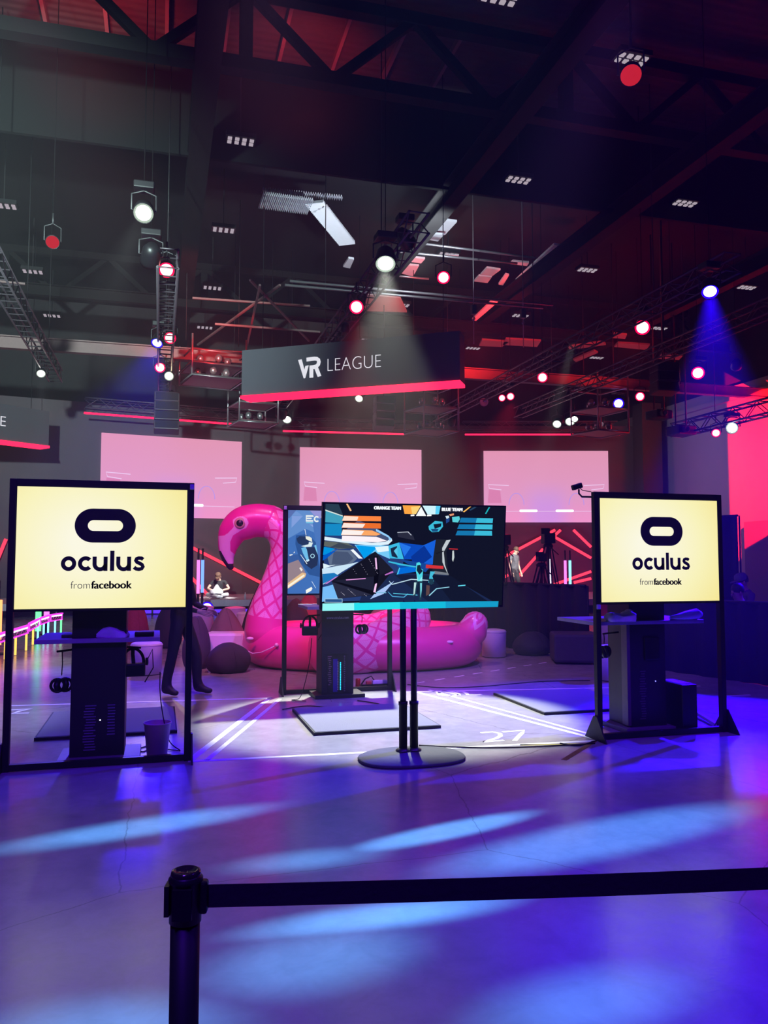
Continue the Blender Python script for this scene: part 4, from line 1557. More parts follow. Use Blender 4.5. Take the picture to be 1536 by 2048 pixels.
MATM = mat('dark_rubber_mat', (0.16, 0.16, 0.18), 0.9, bump=0.3, scale=90)
EDGE = mat('black_mat_edge', (0.02, 0.02, 0.022), 0.8)
for (x0, x1, y0, y1, lab) in ((-1.08, 0.18, 8.13, 9.45, 'square grey floor mat behind the left kiosk'),
                              (1.46, 2.72, 7.66, 8.95, 'square grey floor mat half in shadow in front of the centre kiosk'),
                              (4.05, 5.3, 8.0, 9.35, 'square floor mat behind the right frame, lit blue')):
    t = thing('floor_mat', lab, 'mat', ((x0 + x1) / 2, (y0 + y1) / 2, 0), 0, 'floor mats of the pods')
    w, d = x1 - x0, y1 - y0
    m = MB()
    m.box((0, 0, 0.018), (w, d, 0.03))
    m.build('mat_top', MATM, t, bevel=0.008)
    MB().ring([(-w / 2 - .012, -d / 2 - .012), (w / 2 + .012, -d / 2 - .012), (w / 2 + .012, d / 2 + .012), (-w / 2 - .012, d / 2 + .012)],
              [(-w / 2, -d / 2), (w / 2, -d / 2), (w / 2, d / 2), (-w / 2, d / 2)], 0.028).build('mat_edge', EDGE, t)


# things on and around the kiosks
def headset(p, rz, label):
    t = thing('vr_headset', label, 'headset', p, rz, 'hanging headsets')
    m = MB()
    m.prism([(-0.09, -0.045), (0.09, -0.045), (0.10, 0.0), (0.08, 0.05), (0.02, 0.045), (0, 0.03), (-0.02, 0.045), (-0.08, 0.05), (-0.10, 0.0)], 0.11,
            Matrix.Translation((0, 0, -0.24)))
    m.build('visor', BLACKP, t, bevel=0.012)
    pts = [(0.085 * math.cos(a), 0.01 + 0.05 * math.sin(a), -0.13 + 0.10 * math.sin(a)) for a in [PI * i / 14 for i in range(15)]]
    MB().tube([(-0.085, 0, -0.2)] + [(x, y, z + 0.02) for x, y, z in pts][::-1] + [(0.085, 0, -0.2)], 0.013, 8).build('strap', BLACK, t)
    MB().tube([(0, 0.0, -0.14), (0, 0.05, -0.06), (0, 0.05, 0.0)], 0.016, 8).build('top_strap', FABRIC, t)
    for s in (-1, 1):
        MB().lathe([(0, 0), (0.032, 0.004), (0.034, 0.02), (0, 0.026)], 14, Matrix.Translation((s * 0.098, 0.0, -0.12)) @ Matrix.Rotation(s * PI / 2, 4, 'Y')).build('earphone', BLACKP, t)
    MB().tube([(0.09, 0, -0.16), (0.16, 0.02, -0.02), (0.17, 0.02, -0.18), (0.10, 0.02, -0.3)], 0.005, 6).build('cable', BLACK, t)
    return t


headset((-0.475 + 0.275, 7.15 + 0.12, 0.915), 0.2, 'black headset with looped strap hanging right of the left kiosk')
headset((2.125 - 0.34, 9.74, 1.0), -0.2, 'black headset hanging left of the centre kiosk, before the float')


def controllers(p, label, drop):
    t = thing('hand_controllers', label, 'controllers', p, 0.1, 'hanging hand controllers')
    MB().tube([(0, 0, 0), (0.004, 0, -drop * 0.5), (0, 0, -drop)], 0.005, 6).build('cord', BLACK, t)
    for s in (-1, 1):
        c = MB()
        pts = [(s * 0.03 + 0.052 * math.cos(a), 0.0 + 0.01 * s, -drop - 0.08 + 0.052 * math.sin(a)) for a in [2 * PI * i / 18 for i in range(18)]]
        c.tube(pts, 0.012, 8, closed=True)
        c.build('tracking_ring', BLACKP, t)
        g = MB()
        g.tube([(s * 0.03, 0.01 * s, -drop - 0.03), (s * 0.04, 0.02 * s - 0.02, -drop - 0.08), (s * 0.03, 0.02 * s - 0.03, -drop - 0.125)], [0.02, 0.024, 0.018], 10)
        g.build('grip', BLACKP, t)
    return t


controllers((-0.475 - 0.30, 7.26, 0.905), 'pair of black hand controllers dangling left of the left kiosk', 0.20)
controllers((2.125 + 0.315, 9.74, 1.0), 'pair of black hand controllers hanging right of the centre kiosk', 0.10)
controllers((4.66 - 0.40, 7.12, 0.945), 'pair of black hand controllers hanging left of the right kiosk', 0.10)


def cloth(p, sx, sy, sz, label, m, seed, name='folded_cloth', cat='cloth'):
    rnd = random.Random(seed)
    b = MB()
    b.ball((0, 0, 0), 1, 26, 14)
    for v in b.bm.verts:
        n = 1 + 0.16 * math.sin(5 * v.co.x + rnd.random() * 0.9) + 0.10 * math.sin(7 * v.co.y + 3 * v.co.x)
        z = v.co.z
        v.co = Vector((math.copysign(abs(v.co.x) ** 0.6, v.co.x) * sx * n, math.copysign(abs(v.co.y) ** 0.6, v.co.y) * sy * n, 0))
        v.co.z = sz * (max(z, -0.35) + 0.35) * (0.8 + 0.25 * math.sin(v.co.x * 22 + seed) + 0.1 * rnd.random())
    o = b.build(name, m, loc=p, smooth=True)
    return tag(o, label, cat)


cloth((-0.475 + 0.12, 7.22, 1.018), 0.13, 0.11, 0.075, 'crumpled white cloth on the left kiosk shelf', WHITEC, 3)
MB_ = MB()
MB_.box((0, 0, 0.02), (0.16, 0.12, 0.04))
tag(MB_.build('black_case', BLACKP, loc=(-0.475 + 0.36, 7.25, 1.018), bevel=0.01), 'small black case beside the white cloth on the left shelf', 'case')
MB_ = MB()
MB_.box((0, 0, 0.012), (0.22, 0.20, 0.024))
tag(MB_.build('paper_stack', mat('paper', (0.75, 0.75, 0.75), 0.8), loc=(-0.475 - 0.20, 7.36, 1.018), bevel=0.003), 'flat folder on the left end of the left kiosk shelf', 'folder')
cloth((4.66 - 0.30, 6.96, 1.078), 0.14, 0.10, 0.085, 'folded white cloth on the left end of the right kiosk shelf', WHITEC, 5)
b = MB()
b.tube([(-0.17, 0, 0.03), (-0.08, 0.0, 0.035), (0.02, 0, 0.05), (0.14, 0, 0.065), (0.19, 0, 0.06)], [0.02, 0.034, 0.048, 0.055, 0.03], 12)
tag(b.build('plastic_bag', mat('clear_plastic_wrap', (0.7, 0.7, 0.75), 0.12, spec=0.8), loc=(4.66 + 0.42, 6.96, 1.068), smooth=True), 'shiny plastic bag lit blue on the right end of the right kiosk shelf', 'bag')

# tracking camera on an arm at the corner of the right frame, clip lights on frames
t = thing('tracking_camera', 'small black camera on an arm at the upper left corner of the right display', 'camera', (3.93, 6.75, 2.27))
MB().tube([(0, 0, 0), (-0.10, 0, 0.0), (-0.13, 0.0, 0.03), (-0.13, 0, 0.07)], 0.009, 8).build('arm', BLACK, t)
m = MB()
m.box((-0.15, 0, 0.095), (0.10, 0.05, 0.05), Matrix.Rotation(-0.3, 3, 'Y'))
m.build('camera_body', BLACKP, t, bevel=0.008)
MB().tube([(0.0, 0, 0.05), (-0.09, 0.0, 0.06), (-0.13, 0, 0.09)], 0.004, 6).build('cable', BLACK, t)
for i, (p, lab) in enumerate((((0.255, 6.96, 2.29), 'tracking sensor clipped on the upper right corner of the left display'), ((1.52, 10.06, 2.34), 'tracking sensor clipped on the upper left corner of the rear display'),
                              ((3.965, 6.71, 1.235), 'small sensor on the post under the right display'))):
    m = MB()
    m.box((0, 0, 0), (0.035, 0.03, 0.045))
    tag(m.build('sensor', mat('blue_grey_plastic', (0.35, 0.35, 0.5), 0.4), loc=p, bevel=0.005), lab, 'sensor', 'tracking sensors')

# waste bin
t = thing('waste_bin', 'beige plastic waste bin on the floor right of the left kiosk', 'bin', tuple(PZ(314, 1509)))
BIN = mat('beige_plastic', (0.50, 0.42, 0.30), 0.5, var=0.05)
MB().lathe([(0, 0.0), (0.085, 0.0), (0.112, 0.262), (0.120, 0.270), (0.112, 0.272), (0.106, 0.265), (0.08, 0.012), (0, 0.012)], 28).build('bin_body', BIN, t)
MB().tube([(0.114 * math.cos(a), 0.114 * math.sin(a), 0.270) for a in [2 * PI * i / 28 for i in range(28)]], 0.006, 6, closed=True).build('rim', BIN, t)


def cable(pts, label, r=0.006, z=0.007):
    """loose cable on the floor through pixels, smoothed"""
    P = [PZ(*p) if len(p) == 2 else Vector(p) for p in pts]
    out = []
    for i in range(len(P) - 1):
        p0, p1, p2, p3 = P[max(i - 1, 0)], P[i], P[i + 1], P[min(i + 2, len(P) - 1)]
        for k in range(8):
            s = k / 8
            out.append(0.5 * (2 * p1 + (p2 - p0) * s + (2 * p0 - 5 * p1 + 4 * p2 - p3) * s * s + (3 * p1 - p0 - 3 * p2 + p3) * s ** 3))
    out.append(P[-1])
    for v in out:
        v.z = max(v.z, z)
    return tag(MB().tube(out, r, 6).build('cable', BLACK), label, 'cable', 'loose cables')


cable([(250, 1490), (285, 1505), (300, 1492), (270, 1500), (262, 1490)], 'tangled black cable on the floor between the left kiosk and the waste bin')
cable([(838, 1492), (900, 1495), (985, 1497), (1090, 1494), (1190, 1488)], 'black cable running along the floor from the television base to the right frame')
cable([(815, 1370), (880, 1376), (960, 1374), (1080, 1364), (1180, 1362)], 'black cable running along the far tape line right of the rear display')
cable([(565, 1420), (620, 1413), (700, 1422), (745, 1420), (760, 1410), (715, 1402)], 'thin black cable looping in front of the centre kiosk base')
cable([(1205, 1478), (1160, 1492), (1120, 1488)], 'short black cable at the left foot of the right frame')
cable([(0.02, 7.3, 0.70), (0.03, 7.32, 0.45), (0.10, 7.3, 0.12), (0.2, 7.32, 0.01), (0.1, 7.4, 0.01), (0.02, 7.36, 0.01)], 'black cord hanging from the headset down to the floor beside the left kiosk', 0.005)
cable([(1.82, 9.8, 0.72), (1.80, 9.82, 0.45), (1.74, 9.78, 0.2), (1.66, 9.7, 0.02), (1.55, 9.62, 0.01), (1.7, 9.5, 0.01)], 'thin cord hanging from the headset left of the centre kiosk', 0.005)
# power strip and adapters on the rear frame's bottom
t = thing('power_strip', 'power strip with plugs and adapters on the floor right of the centre kiosk', 'power strip', tuple(PZ(752, 1377)))
MB().box((0, 0, 0.03), (0.42, 0.10, 0.06)).build('strip_body', BLACKP, t)
m = MB()
m.box((0.05, 0.0, 0.085), (0.20, 0.06, 0.05))
m.build('adapter', mat('white_plastic', (0.75, 0.75, 0.78), 0.4), t, bevel=0.008)
m = MB()
m.box((-0.10, 0.0, 0.08), (0.07, 0.05, 0.045))
m.build('plug', mat('red_plug', (0.5, 0.05, 0.04), 0.4), t, bevel=0.008)
MB().tube([(-0.2, 0, 0.06), (-0.14, 0.02, 0.13), (-0.06, 0.02, 0.16), (-0.02, 0, 0.10)], 0.009, 6).build('plug_cord', BLACK, t)
t = thing('drink_can', 'small red can standing beside the centre kiosk', 'can', tuple(PZ(716, 1375)))
MB().lathe([(0, 0), (0.030, 0), (0.033, 0.012), (0.033, 0.105), (0.027, 0.118), (0, 0.118)], 18).build('can_body', mat('red_can', (0.55, 0.03, 0.03), 0.3, 0.4), t)
# extra diagonal brace leaning on the right frame
o = MB().bar(PZ(1438, 1452, 0.03), PZ(1372, 1412, 0.06), 0.045, 0.03).build('brace_bar', STEEL)
tag(o, 'grey brace bar lying on the floor behind the right foot of the right frame', 'bar')


# ------------------------------------------------------------------ the centre television on its two-pole stand
TVY = 6.93
tv = thing('television_stand', 'large television showing a blue space game on a two-pole stand, centre of the picture', 'television', (2.05, TVY, 0))
COVER = mat('grey_fabric_cover', (0.085, 0.085, 0.10), 0.95, bump=0.5, scale=14)
pts = []
for i in range(40):
    a = 2 * PI * i / 40
    ex = 2.6
    x = 0.455 * math.copysign(abs(math.cos(a)) ** (2 / ex), math.cos(a))
    y = 0.34 * math.copysign(abs(math.sin(a)) ** (2 / ex), math.sin(a))
    if y > 0:
        x *= 1 - 0.25 * (y / 0.34) ** 2
    pts.append((x + 0.02, y - 0.38))
m = MB()
m.prism(pts, 0.028)
bs = m.build('base', COVER, tv, bevel=0.012)
for x in (0.0, 0.098):
    MB().tube([(x, -0.22, 0.02), (x, -0.22, 1.75)], 0.027, 16).build('pole', BLACK, tv)
    MB().lathe([(0.028, 0.0), (0.036, 0.0), (0.036, 0.40), (0.040, 0.40), (0.040, 0.43), (0.028, 0.43)], 16, Matrix.Translation((x, -0.22, 0.02))).build('sleeve', BLACK, tv)
    MB().lathe([(0, 0.0), (0.065, 0.0), (0.065, 0.012), (0.03, 0.03), (0, 0.03)], 16, Matrix.Translation((x, -0.22, 0.028))).build('flange', STEEL, tv)
MB().box((0.05, -0.185, 1.70), (0.30, 0.03, 0.34)).build('mount_plate', STEEL, tv)
TW, TH = 1.672, 0.912
scr = MB().box((0, 0.03, 0), (TW, 0.055, TH)).build('screen', BLACKP, tv)
scr.location = (0.100, -0.285, 1.703)
scr.rotation_euler = (math.radians(6.0), 0, 0)
pic = MB().box((0, 0.0, 0), (TW - 0.022, 0.004, TH - 0.03)).build('screen_picture', G(14, 17, 34), scr)
pic.location = (0, 0.0015, 0.004)
MT = Matrix.Translation((0, -0.0012, 0)) @ FF


def T(x, y):
    """point on the game picture, from positions measured over its 1392 x 803 face"""
    ed = 48 - (y - 108) * 0.038
    return ((x - ed) / 1392 * TW - TW / 2, TH / 2 - (y - 100 - (x - 48) * (0.012 if y < 500 else -0.012)) / 812 * TH)


def TS(rgb, *pts):
    return (G(*rgb) if len(rgb) == 3 else G(rgb[0], rgb[1], rgb[2], rgb[3]), [T(*p) for p in pts])


ts = [
    # hall of the game: blue light at left, dark roof at right
    TS((38, 62, 120), (62, 330), (480, 380), (640, 520), (600, 640), (400, 840), (30, 850)),
    TS((26, 40, 78), (400, 620), (960, 640), (1330, 850), (300, 850)), TS((20, 30, 58), (560, 640), (940, 650), (1180, 850), (820, 850)),
    TS((16, 22, 44), (840, 640), (1000, 650), (1290, 850), (1000, 850)),
    TS((10, 70, 120), (66, 165), (190, 210), (180, 330), (60, 340)), TS((64, 160, 190), (66, 165), (190, 205), (186, 260), (62, 250)), TS((20, 140, 200), (62, 262), (180, 262), (178, 352), (58, 350)),
    TS((40, 60, 78), (66, 112), (160, 115), (190, 195), (66, 160)), TS((215, 230, 225), (64, 155), (190, 200), (188, 207), (64, 165)),
    TS((70, 84, 120), (300, 235), (430, 290), (540, 370), (520, 400), (400, 410), (180, 380), (180, 330)),
    TS((224, 244, 255), (56, 358), (200, 382), (400, 406), (500, 400), (545, 372), (550, 392), (520, 420), (430, 432), (200, 405), (54, 385)),
    TS((150, 210, 255), (430, 300), (520, 350), (546, 378), (530, 396), (520, 366), (430, 318)),
    TS((96, 104, 100), (54, 392), (220, 408), (280, 445), (160, 452), (50, 428)), TS((60, 70, 84), (160, 405), (280, 440), (240, 450), (90, 440)),
    TS((96, 112, 140), (110, 456), (240, 462), (290, 520), (220, 590), (90, 580), (75, 520)), TS((72, 86, 116), (120, 470), (220, 475), (262, 520), (210, 570), (104, 565)),
    TS((0, 150, 226), (50, 435), (130, 450), (60, 500), (42, 495)), TS((0, 90, 200), (44, 500), (150, 452), (70, 520), (40, 540)), TS((226, 246, 255), (0 + 42, 560), (44, 600), (130, 570), (90, 575)),
    TS((120, 205, 250), (270, 420), (520, 430), (530, 520), (420, 480), (330, 500)), TS((0, 160, 240), (280, 425), (440, 440), (400, 480), (340, 520)),
    TS((230, 248, 255), (420, 440), (530, 430), (525, 470), (440, 480)), TS((245, 252, 255), (240, 460), (262, 455), (330, 520), (300, 520)),
    TS((60, 190, 232), (520, 430), (600, 405), (635, 520), (530, 515)), TS((22, 40, 70), (535, 450), (585, 432), (588, 512), (545, 500)), TS((90, 200, 235), (560, 470), (588, 440), (588, 500)),
    TS((8, 74, 190), (600, 405), (800, 430), (760, 520), (640, 522)), TS((20, 96, 220), (780, 430), (880, 385), (860, 560), (700, 540)), TS((6, 52, 150), (690, 500), (790, 430), (850, 500), (760, 570), (700, 550)),
    TS((36, 120, 236), (600, 405), (690, 440), (640, 500)), TS((0, 110, 220), (600, 585), (730, 575), (735, 615), (585, 640)), TS((12, 80, 170), (560, 540), (700, 575), (600, 590)), TS((70, 200, 245), (580, 640), (600, 585), (606, 590), (592, 636)),
    TS((20, 70, 150), (600, 520), (850, 560), (800, 620), (740, 600)),
    TS((30, 34, 44), (880, 380), (995, 385), (960, 480), (975, 640), (850, 630), (860, 500)), TS((196, 204, 210), (995, 385), (940, 480), (950, 560), (975, 640), (955, 600), (930, 540), (928, 450), (960, 390)),
    TS((120, 126, 136), (870, 610), (975, 625), (980, 642), (840, 632)), TS((20, 24, 34), (880, 490), (940, 470), (940, 478), (880, 498)),
    TS((205, 232, 250), (34, 600), (240, 560), (300, 545), (180, 620), (38, 720)), TS((28, 120, 190), (36, 640), (120, 630), (150, 650), (38, 715)), TS((120, 190, 250), (36, 740), (110, 720), (150, 830), (30, 850)),
    TS((170, 200, 250), (420, 780), (560, 690), (480, 790), (380, 830)),
    # dark crystal block with dots and magenta lines
    TS((18, 18, 30), (100, 690), (422, 472), (555, 606), (400, 798), (145, 828)), TS((26, 26, 40), (422, 472), (555, 606), (425, 655)), TS((30, 32, 52), (102, 690), (425, 655), (400, 798)), TS((42, 44, 66), (104, 700), (390, 795), (145, 828)),
    TS((8, 8, 18), (412, 500), (440, 500), (452, 640), (424, 660)), TS((10, 10, 20), (110, 690), (420, 770), (400, 798), (180, 720)), TS((6, 6, 14), (410, 650), (445, 645), (425, 790), (405, 790)),
    TS((240, 190, 236), (418, 512), (430, 512), (436, 600), (424, 600)), TS((226, 150, 220), (204, 680), (348, 668), (350, 675), (206, 687)), TS((190, 110, 200), (490, 640), (550, 612), (556, 624), (494, 648)), TS((250, 200, 245), (418, 712), (432, 708), (420, 780), (404, 776)), TS((200, 130, 220), (50, 715), (130, 660), (150, 655), (70, 712)),
    # floor lines
    TS((190, 220, 236), (525, 690), (545, 712), (690, 672), (820, 680), (820, 686), (690, 680), (542, 720), (520, 690)), TS((150, 214, 236), (822, 800), (880, 745), (982, 732), (982, 738), (884, 752), (828, 806)),
    TS((80, 170, 220), (515, 772), (548, 806), (630, 812), (660, 786), (666, 790), (634, 818), (544, 812), (510, 772)), TS((90, 200, 230), (552, 782), (735, 796), (735, 802), (552, 788)), TS((120, 190, 220), (420, 776), (500, 778), (500, 784), (420, 782)), TS((100, 220, 240), (1050, 722), (1108, 716), (1108, 724), (1050, 730)),
    # distant armoured figures kept as plain shapes
    TS((80, 220, 235), (730, 548), (752, 542), (764, 556), (760, 590), (780, 600), (772, 690), (742, 692), (724, 610)), TS((16, 40, 60), (736, 566), (760, 562), (762, 590), (778, 610), (752, 640), (730, 605)), TS((150, 240, 245), (730, 630), (745, 690), (774, 650), (770, 690), (735, 690)),
    TS((30, 60, 80), (718, 690), (742, 690), (720, 800), (700, 815), (706, 740)), TS((30, 60, 80), (748, 690), (776, 690), (768, 770), (764, 838), (748, 836)), TS((190, 225, 225), (710, 700), (728, 700), (714, 790), (704, 800)), TS((120, 220, 230), (756, 705), (770, 705), (768, 760), (758, 820)),
    TS((60, 190, 225), (520, 535), (600, 552), (730, 575), (724, 584), (600, 566), (516, 545)), TS((70, 190, 220), (835, 612), (872, 615), (850, 650), (862, 690), (842, 715), (820, 700)), TS((28, 60, 80), (822, 670), (858, 672), (860, 710), (826, 716)), TS((96, 70, 70), (804, 720), (830, 724), (826, 790), (800, 806)),
    TS((200, 210, 210), (1006, 472), (1018, 470), (1022, 500), (1012, 536), (1004, 520)),
    # name plates
    TS((216, 52, 56), (802, 560), (936, 570), (936, 592), (800, 588)), TS((200, 40, 46), (980, 452), (1048, 456), (1048, 464), (980, 460)),
    # score header
    TS((255, 168, 66), (628, 118), (765, 120), (726, 186), (642, 184)), TS((255, 214, 120), (690, 130), (764, 124), (728, 186), (700, 184)), TS((210, 246, 255), (778, 120), (912, 122), (900, 186), (816, 188)), TS((90, 210, 250), (880, 122), (916, 122), (904, 184), (876, 186)),
    TS((250, 253, 255), (768, 128), (806, 200), (728, 200)), TS((255, 255, 255), (688, 190), (716, 188), (716, 200), (688, 202)), TS((255, 255, 255), (812, 190), (846, 188), (846, 200), (812, 202)),
    TS((255, 190, 130), (212, 112), (224, 110), (252, 162), (240, 166)), TS((255, 190, 90), (1090, 165), (1140, 126), (1156, 124), (1100, 170)), TS((30, 180, 190), (1264, 180), (1294, 128), (1306, 128), (1274, 182)), TS((40, 70, 100), (1140, 150), (1180, 126), (1200, 128), (1150, 156)),
    # left and right player bars
    TS((255, 134, 62), (196, 200), (466, 204), (466, 242), (180, 240)), TS((255, 226, 206), (196, 202), (300, 208), (290, 238), (182, 238)), TS((240, 112, 40), (192, 252), (464, 258), (464, 298), (176, 292)), TS((255, 236, 224), (192, 256), (350, 262), (330, 292), (178, 290)),
    TS((255, 170, 100), (186, 304), (400, 312), (462, 340), (430, 352), (172, 346)), TS((255, 244, 240), (186, 306), (340, 316), (320, 346), (174, 344)), TS((255, 244, 250), (180, 352), (430, 360), (510, 392), (440, 402), (176, 392)),
    TS((20, 120, 176), (1076, 212), (1328, 216), (1324, 254), (1060, 250)), TS((60, 190, 220), (1200, 214), (1328, 216), (1324, 254), (1190, 252)), TS((20, 120, 176), (1060, 264), (1324, 266), (1322, 304), (1044, 300)), TS((60, 190, 220), (1190, 264), (1324, 266), (1322, 304), (1180, 302)),
    TS((20, 120, 176), (1046, 314), (1318, 316), (1320, 354), (1030, 350)), TS((60, 190, 220), (1184, 314), (1318, 316), (1320, 354), (1176, 352)),
    # tubes at the upper right of the scene
    TS((60, 190, 220), (822, 280), (872, 238), (930, 244), (934, 282), (900, 322), (850, 326), (826, 306)), TS((16, 24, 44), (860, 264), (922, 256), (918, 282), (870, 300)), TS((24, 80, 130), (840, 300), (900, 300), (890, 320), (852, 322)),
    TS((210, 230, 240), (952, 200), (978, 196), (984, 214), (964, 226)), TS((30, 70, 140), (956, 226), (984, 210), (984, 240), (958, 258)), TS((90, 210, 220), (1004, 208), (1060, 200), (1066, 222), (1050, 250), (1008, 246)), TS((230, 150, 110), (980, 186), (1018, 178), (1020, 192), (990, 200)),
    TS((40, 42, 60), (585, 325), (668, 320), (705, 352), (716, 388), (590, 362)), TS((190, 196, 210), (585, 325), (668, 320), (694, 348), (688, 350), (664, 326), (587, 330)),
    # lower left caption box and cyan bottom bar
    TS((160, 196, 220), (48, 825), (176, 825), (176, 856), (46, 854)), TS((40, 84, 140), (53, 829), (172, 829), (172, 852), (52, 850)),
    TS((150, 250, 250), (32, 862), (300, 856), (300, 914), (30, 918)), TS((40, 226, 240), (260, 858), (620, 852), (620, 906), (260, 914)), TS((20, 190, 222), (600, 853), (960, 848), (960, 900), (600, 906)), TS((20, 160, 205), (950, 848), (1370, 846), (1365, 892), (950, 900)),
]
for i in range(60):                                                    # rivet dots on the crystal
    a, b_ = (i * 0.37) % 1.0, (i * 0.61) % 1.0
    side = i % 2
    if side:
        x, y = 160 + a * 230, 735 + b_ * 70
        ok = y > 715 + (x - 110) * 0.32
    else:
        x, y = 200 + a * 240, 500 + b_ * 140
        ok = 470 + abs(422 - x) * 0.68 + 12 < y < 650
    if ok:
        ts.append(TS((210, 206, 226), (x - 2.5, y), (x, y - 2.5), (x + 2.5, y), (x, y + 2.5)))
flat_shapes(scr, 0, MT, ts)
TXT = G(246, 250, 255)
def tv_text(s, x, y, size, m, w=None, bold=0.0008):
    p = T(x, y)
    text('lettering', s, size, m, scr, Matrix.Translation((p[0], -0.0012 - 0.022, p[1])) @ FF, depth=0.0006, bold=bold, width=w / 1392 * TW if w else None)
tv_text('ORANGE TEAM', 512, 152, 0.040, TXT, 196, 0.002)
tv_text('BLUE TEAM', 1002, 160, 0.040, TXT, 156, 0.002)


# ------------------------------------------------------------------ the inflatable flamingo
FD = 13.1                                        # distance of its middle
flm = thing('flamingo_float', 'giant pink inflatable flamingo pool float with white-scaled neck and wing', 'pool float', W2(-0.35, FD, 0), -YAW)


def L(px, py, d):
    """pixel to the float's own axes (x right, y away, z up)"""
    p = PD(px, py, d)
    q = p - flm.location
    return Vector((q.x * CS - q.y * SN, q.x * SN + q.y * CS, q.z))


def pink_vinyl(name, base, pattern=None):
    m = bpy.data.materials.new(name)
    m.use_nodes = True
    nt = m.node_tree
    b = nt.nodes['Principled BSDF']
    b.inputs['Roughness'].default_value = 0.32
    b.inputs['Coat Weight'].default_value = 0.25
    b.inputs['Base Color'].default_value = (*base, 1)
    if pattern:
        nu, nv, zz, lo, hi = pattern          # scales around / along, zigzag start, end of scales
        uv = nt.nodes.new('ShaderNodeUVMap')
        sp2 = nt.nodes.new('ShaderNodeSeparateXYZ')
        nt.links.new(uv.outputs[0], sp2.inputs[0])

        def mth(op, a, b_=None, c=None):
            k = nt.nodes.new('ShaderNodeMath')
            k.operation = op
            for i, v in enumerate((a, b_, c)):
                if v is None:
                    continue
                if isinstance(v, (int, float)):
                    k.inputs[i].default_value = v
                else:
                    nt.links.new(v, k.inputs[i])
            return k.outputs[0]
        u, v = sp2.outputs[0], sp2.outputs[1]
        un, vn = mth('MULTIPLY', u, nu), mth('MULTIPLY', v, nv)
        a, b2 = mth('FRACT', mth('ADD', un, vn)), mth('FRACT', mth('SUBTRACT', un, vn))
        ca, cb = mth('SUBTRACT', a, 0.5), mth('SUBTRACT', b2, 0.5)
        edge = mth('MAXIMUM', mth('ABSOLUTE', ca), mth('ABSOLUTE', cb))
        inside = mth('LESS_THAN', edge, 0.40)
        # leaf veins: a midrib along v and slanted side veins
        across = mth('ABSOLUTE', mth('ADD', ca, cb))
        along = mth('SUBTRACT', ca, cb)
        vein = mth('LESS_THAN', mth('ABSOLUTE', mth('SUBTRACT', mth('FRACT', mth('ADD', mth('MULTIPLY', along, 5.0), mth('MULTIPLY', across, 3.0))), 0.5)), 0.09)
        rib = mth('LESS_THAN', across, 0.035)
        veins = mth('MAXIMUM', vein, rib)
        leaf = mth('MULTIPLY', inside, mth('SUBTRACT', 1.0, mth('MULTIPLY', veins, 0.55)))
        # zigzag band in front of the scales
        tri = mth('MULTIPLY', mth('ABSOLUTE', mth('SUBTRACT', mth('FRACT', mth('MULTIPLY', u, nu)), 0.5)), 0.10)
        zv = mth('SUBTRACT', v, mth('ADD', tri, zz))
        band = mth('LESS_THAN', mth('ABSOLUTE', mth('SUBTRACT', zv, 0.0)), 0.011)
        region = mth('MULTIPLY', mth('GREATER_THAN', zv, lo), mth('LESS_THAN', v, hi))
        fac = mth('MAXIMUM', mth('MULTIPLY', leaf, region), band)
        mix = nt.nodes.new('ShaderNodeMix')
        mix.data_type = 'RGBA'
        nt.links.new(fac, mix.inputs['Factor'])
        mix.inputs['A'].default_value = (*base, 1)
        mix.inputs['B'].default_value = (0.86, 0.34, 0.52, 1)
        nt.links.new(mix.outputs['Result'], b.inputs['Base Color'])
    return m


HOT = pink_vinyl('hot_pink_vinyl', (0.78, 0.03, 0.28))
PALEP = mat('pale_pink_vinyl', (0.86, 0.50, 0.62), 0.35, var=0.03)
DEEP = pink_vinyl('deep_pink_vinyl', (0.74, 0.03, 0.20))
BEAK = mat('black_vinyl', (0.02, 0.015, 0.02), 0.35)


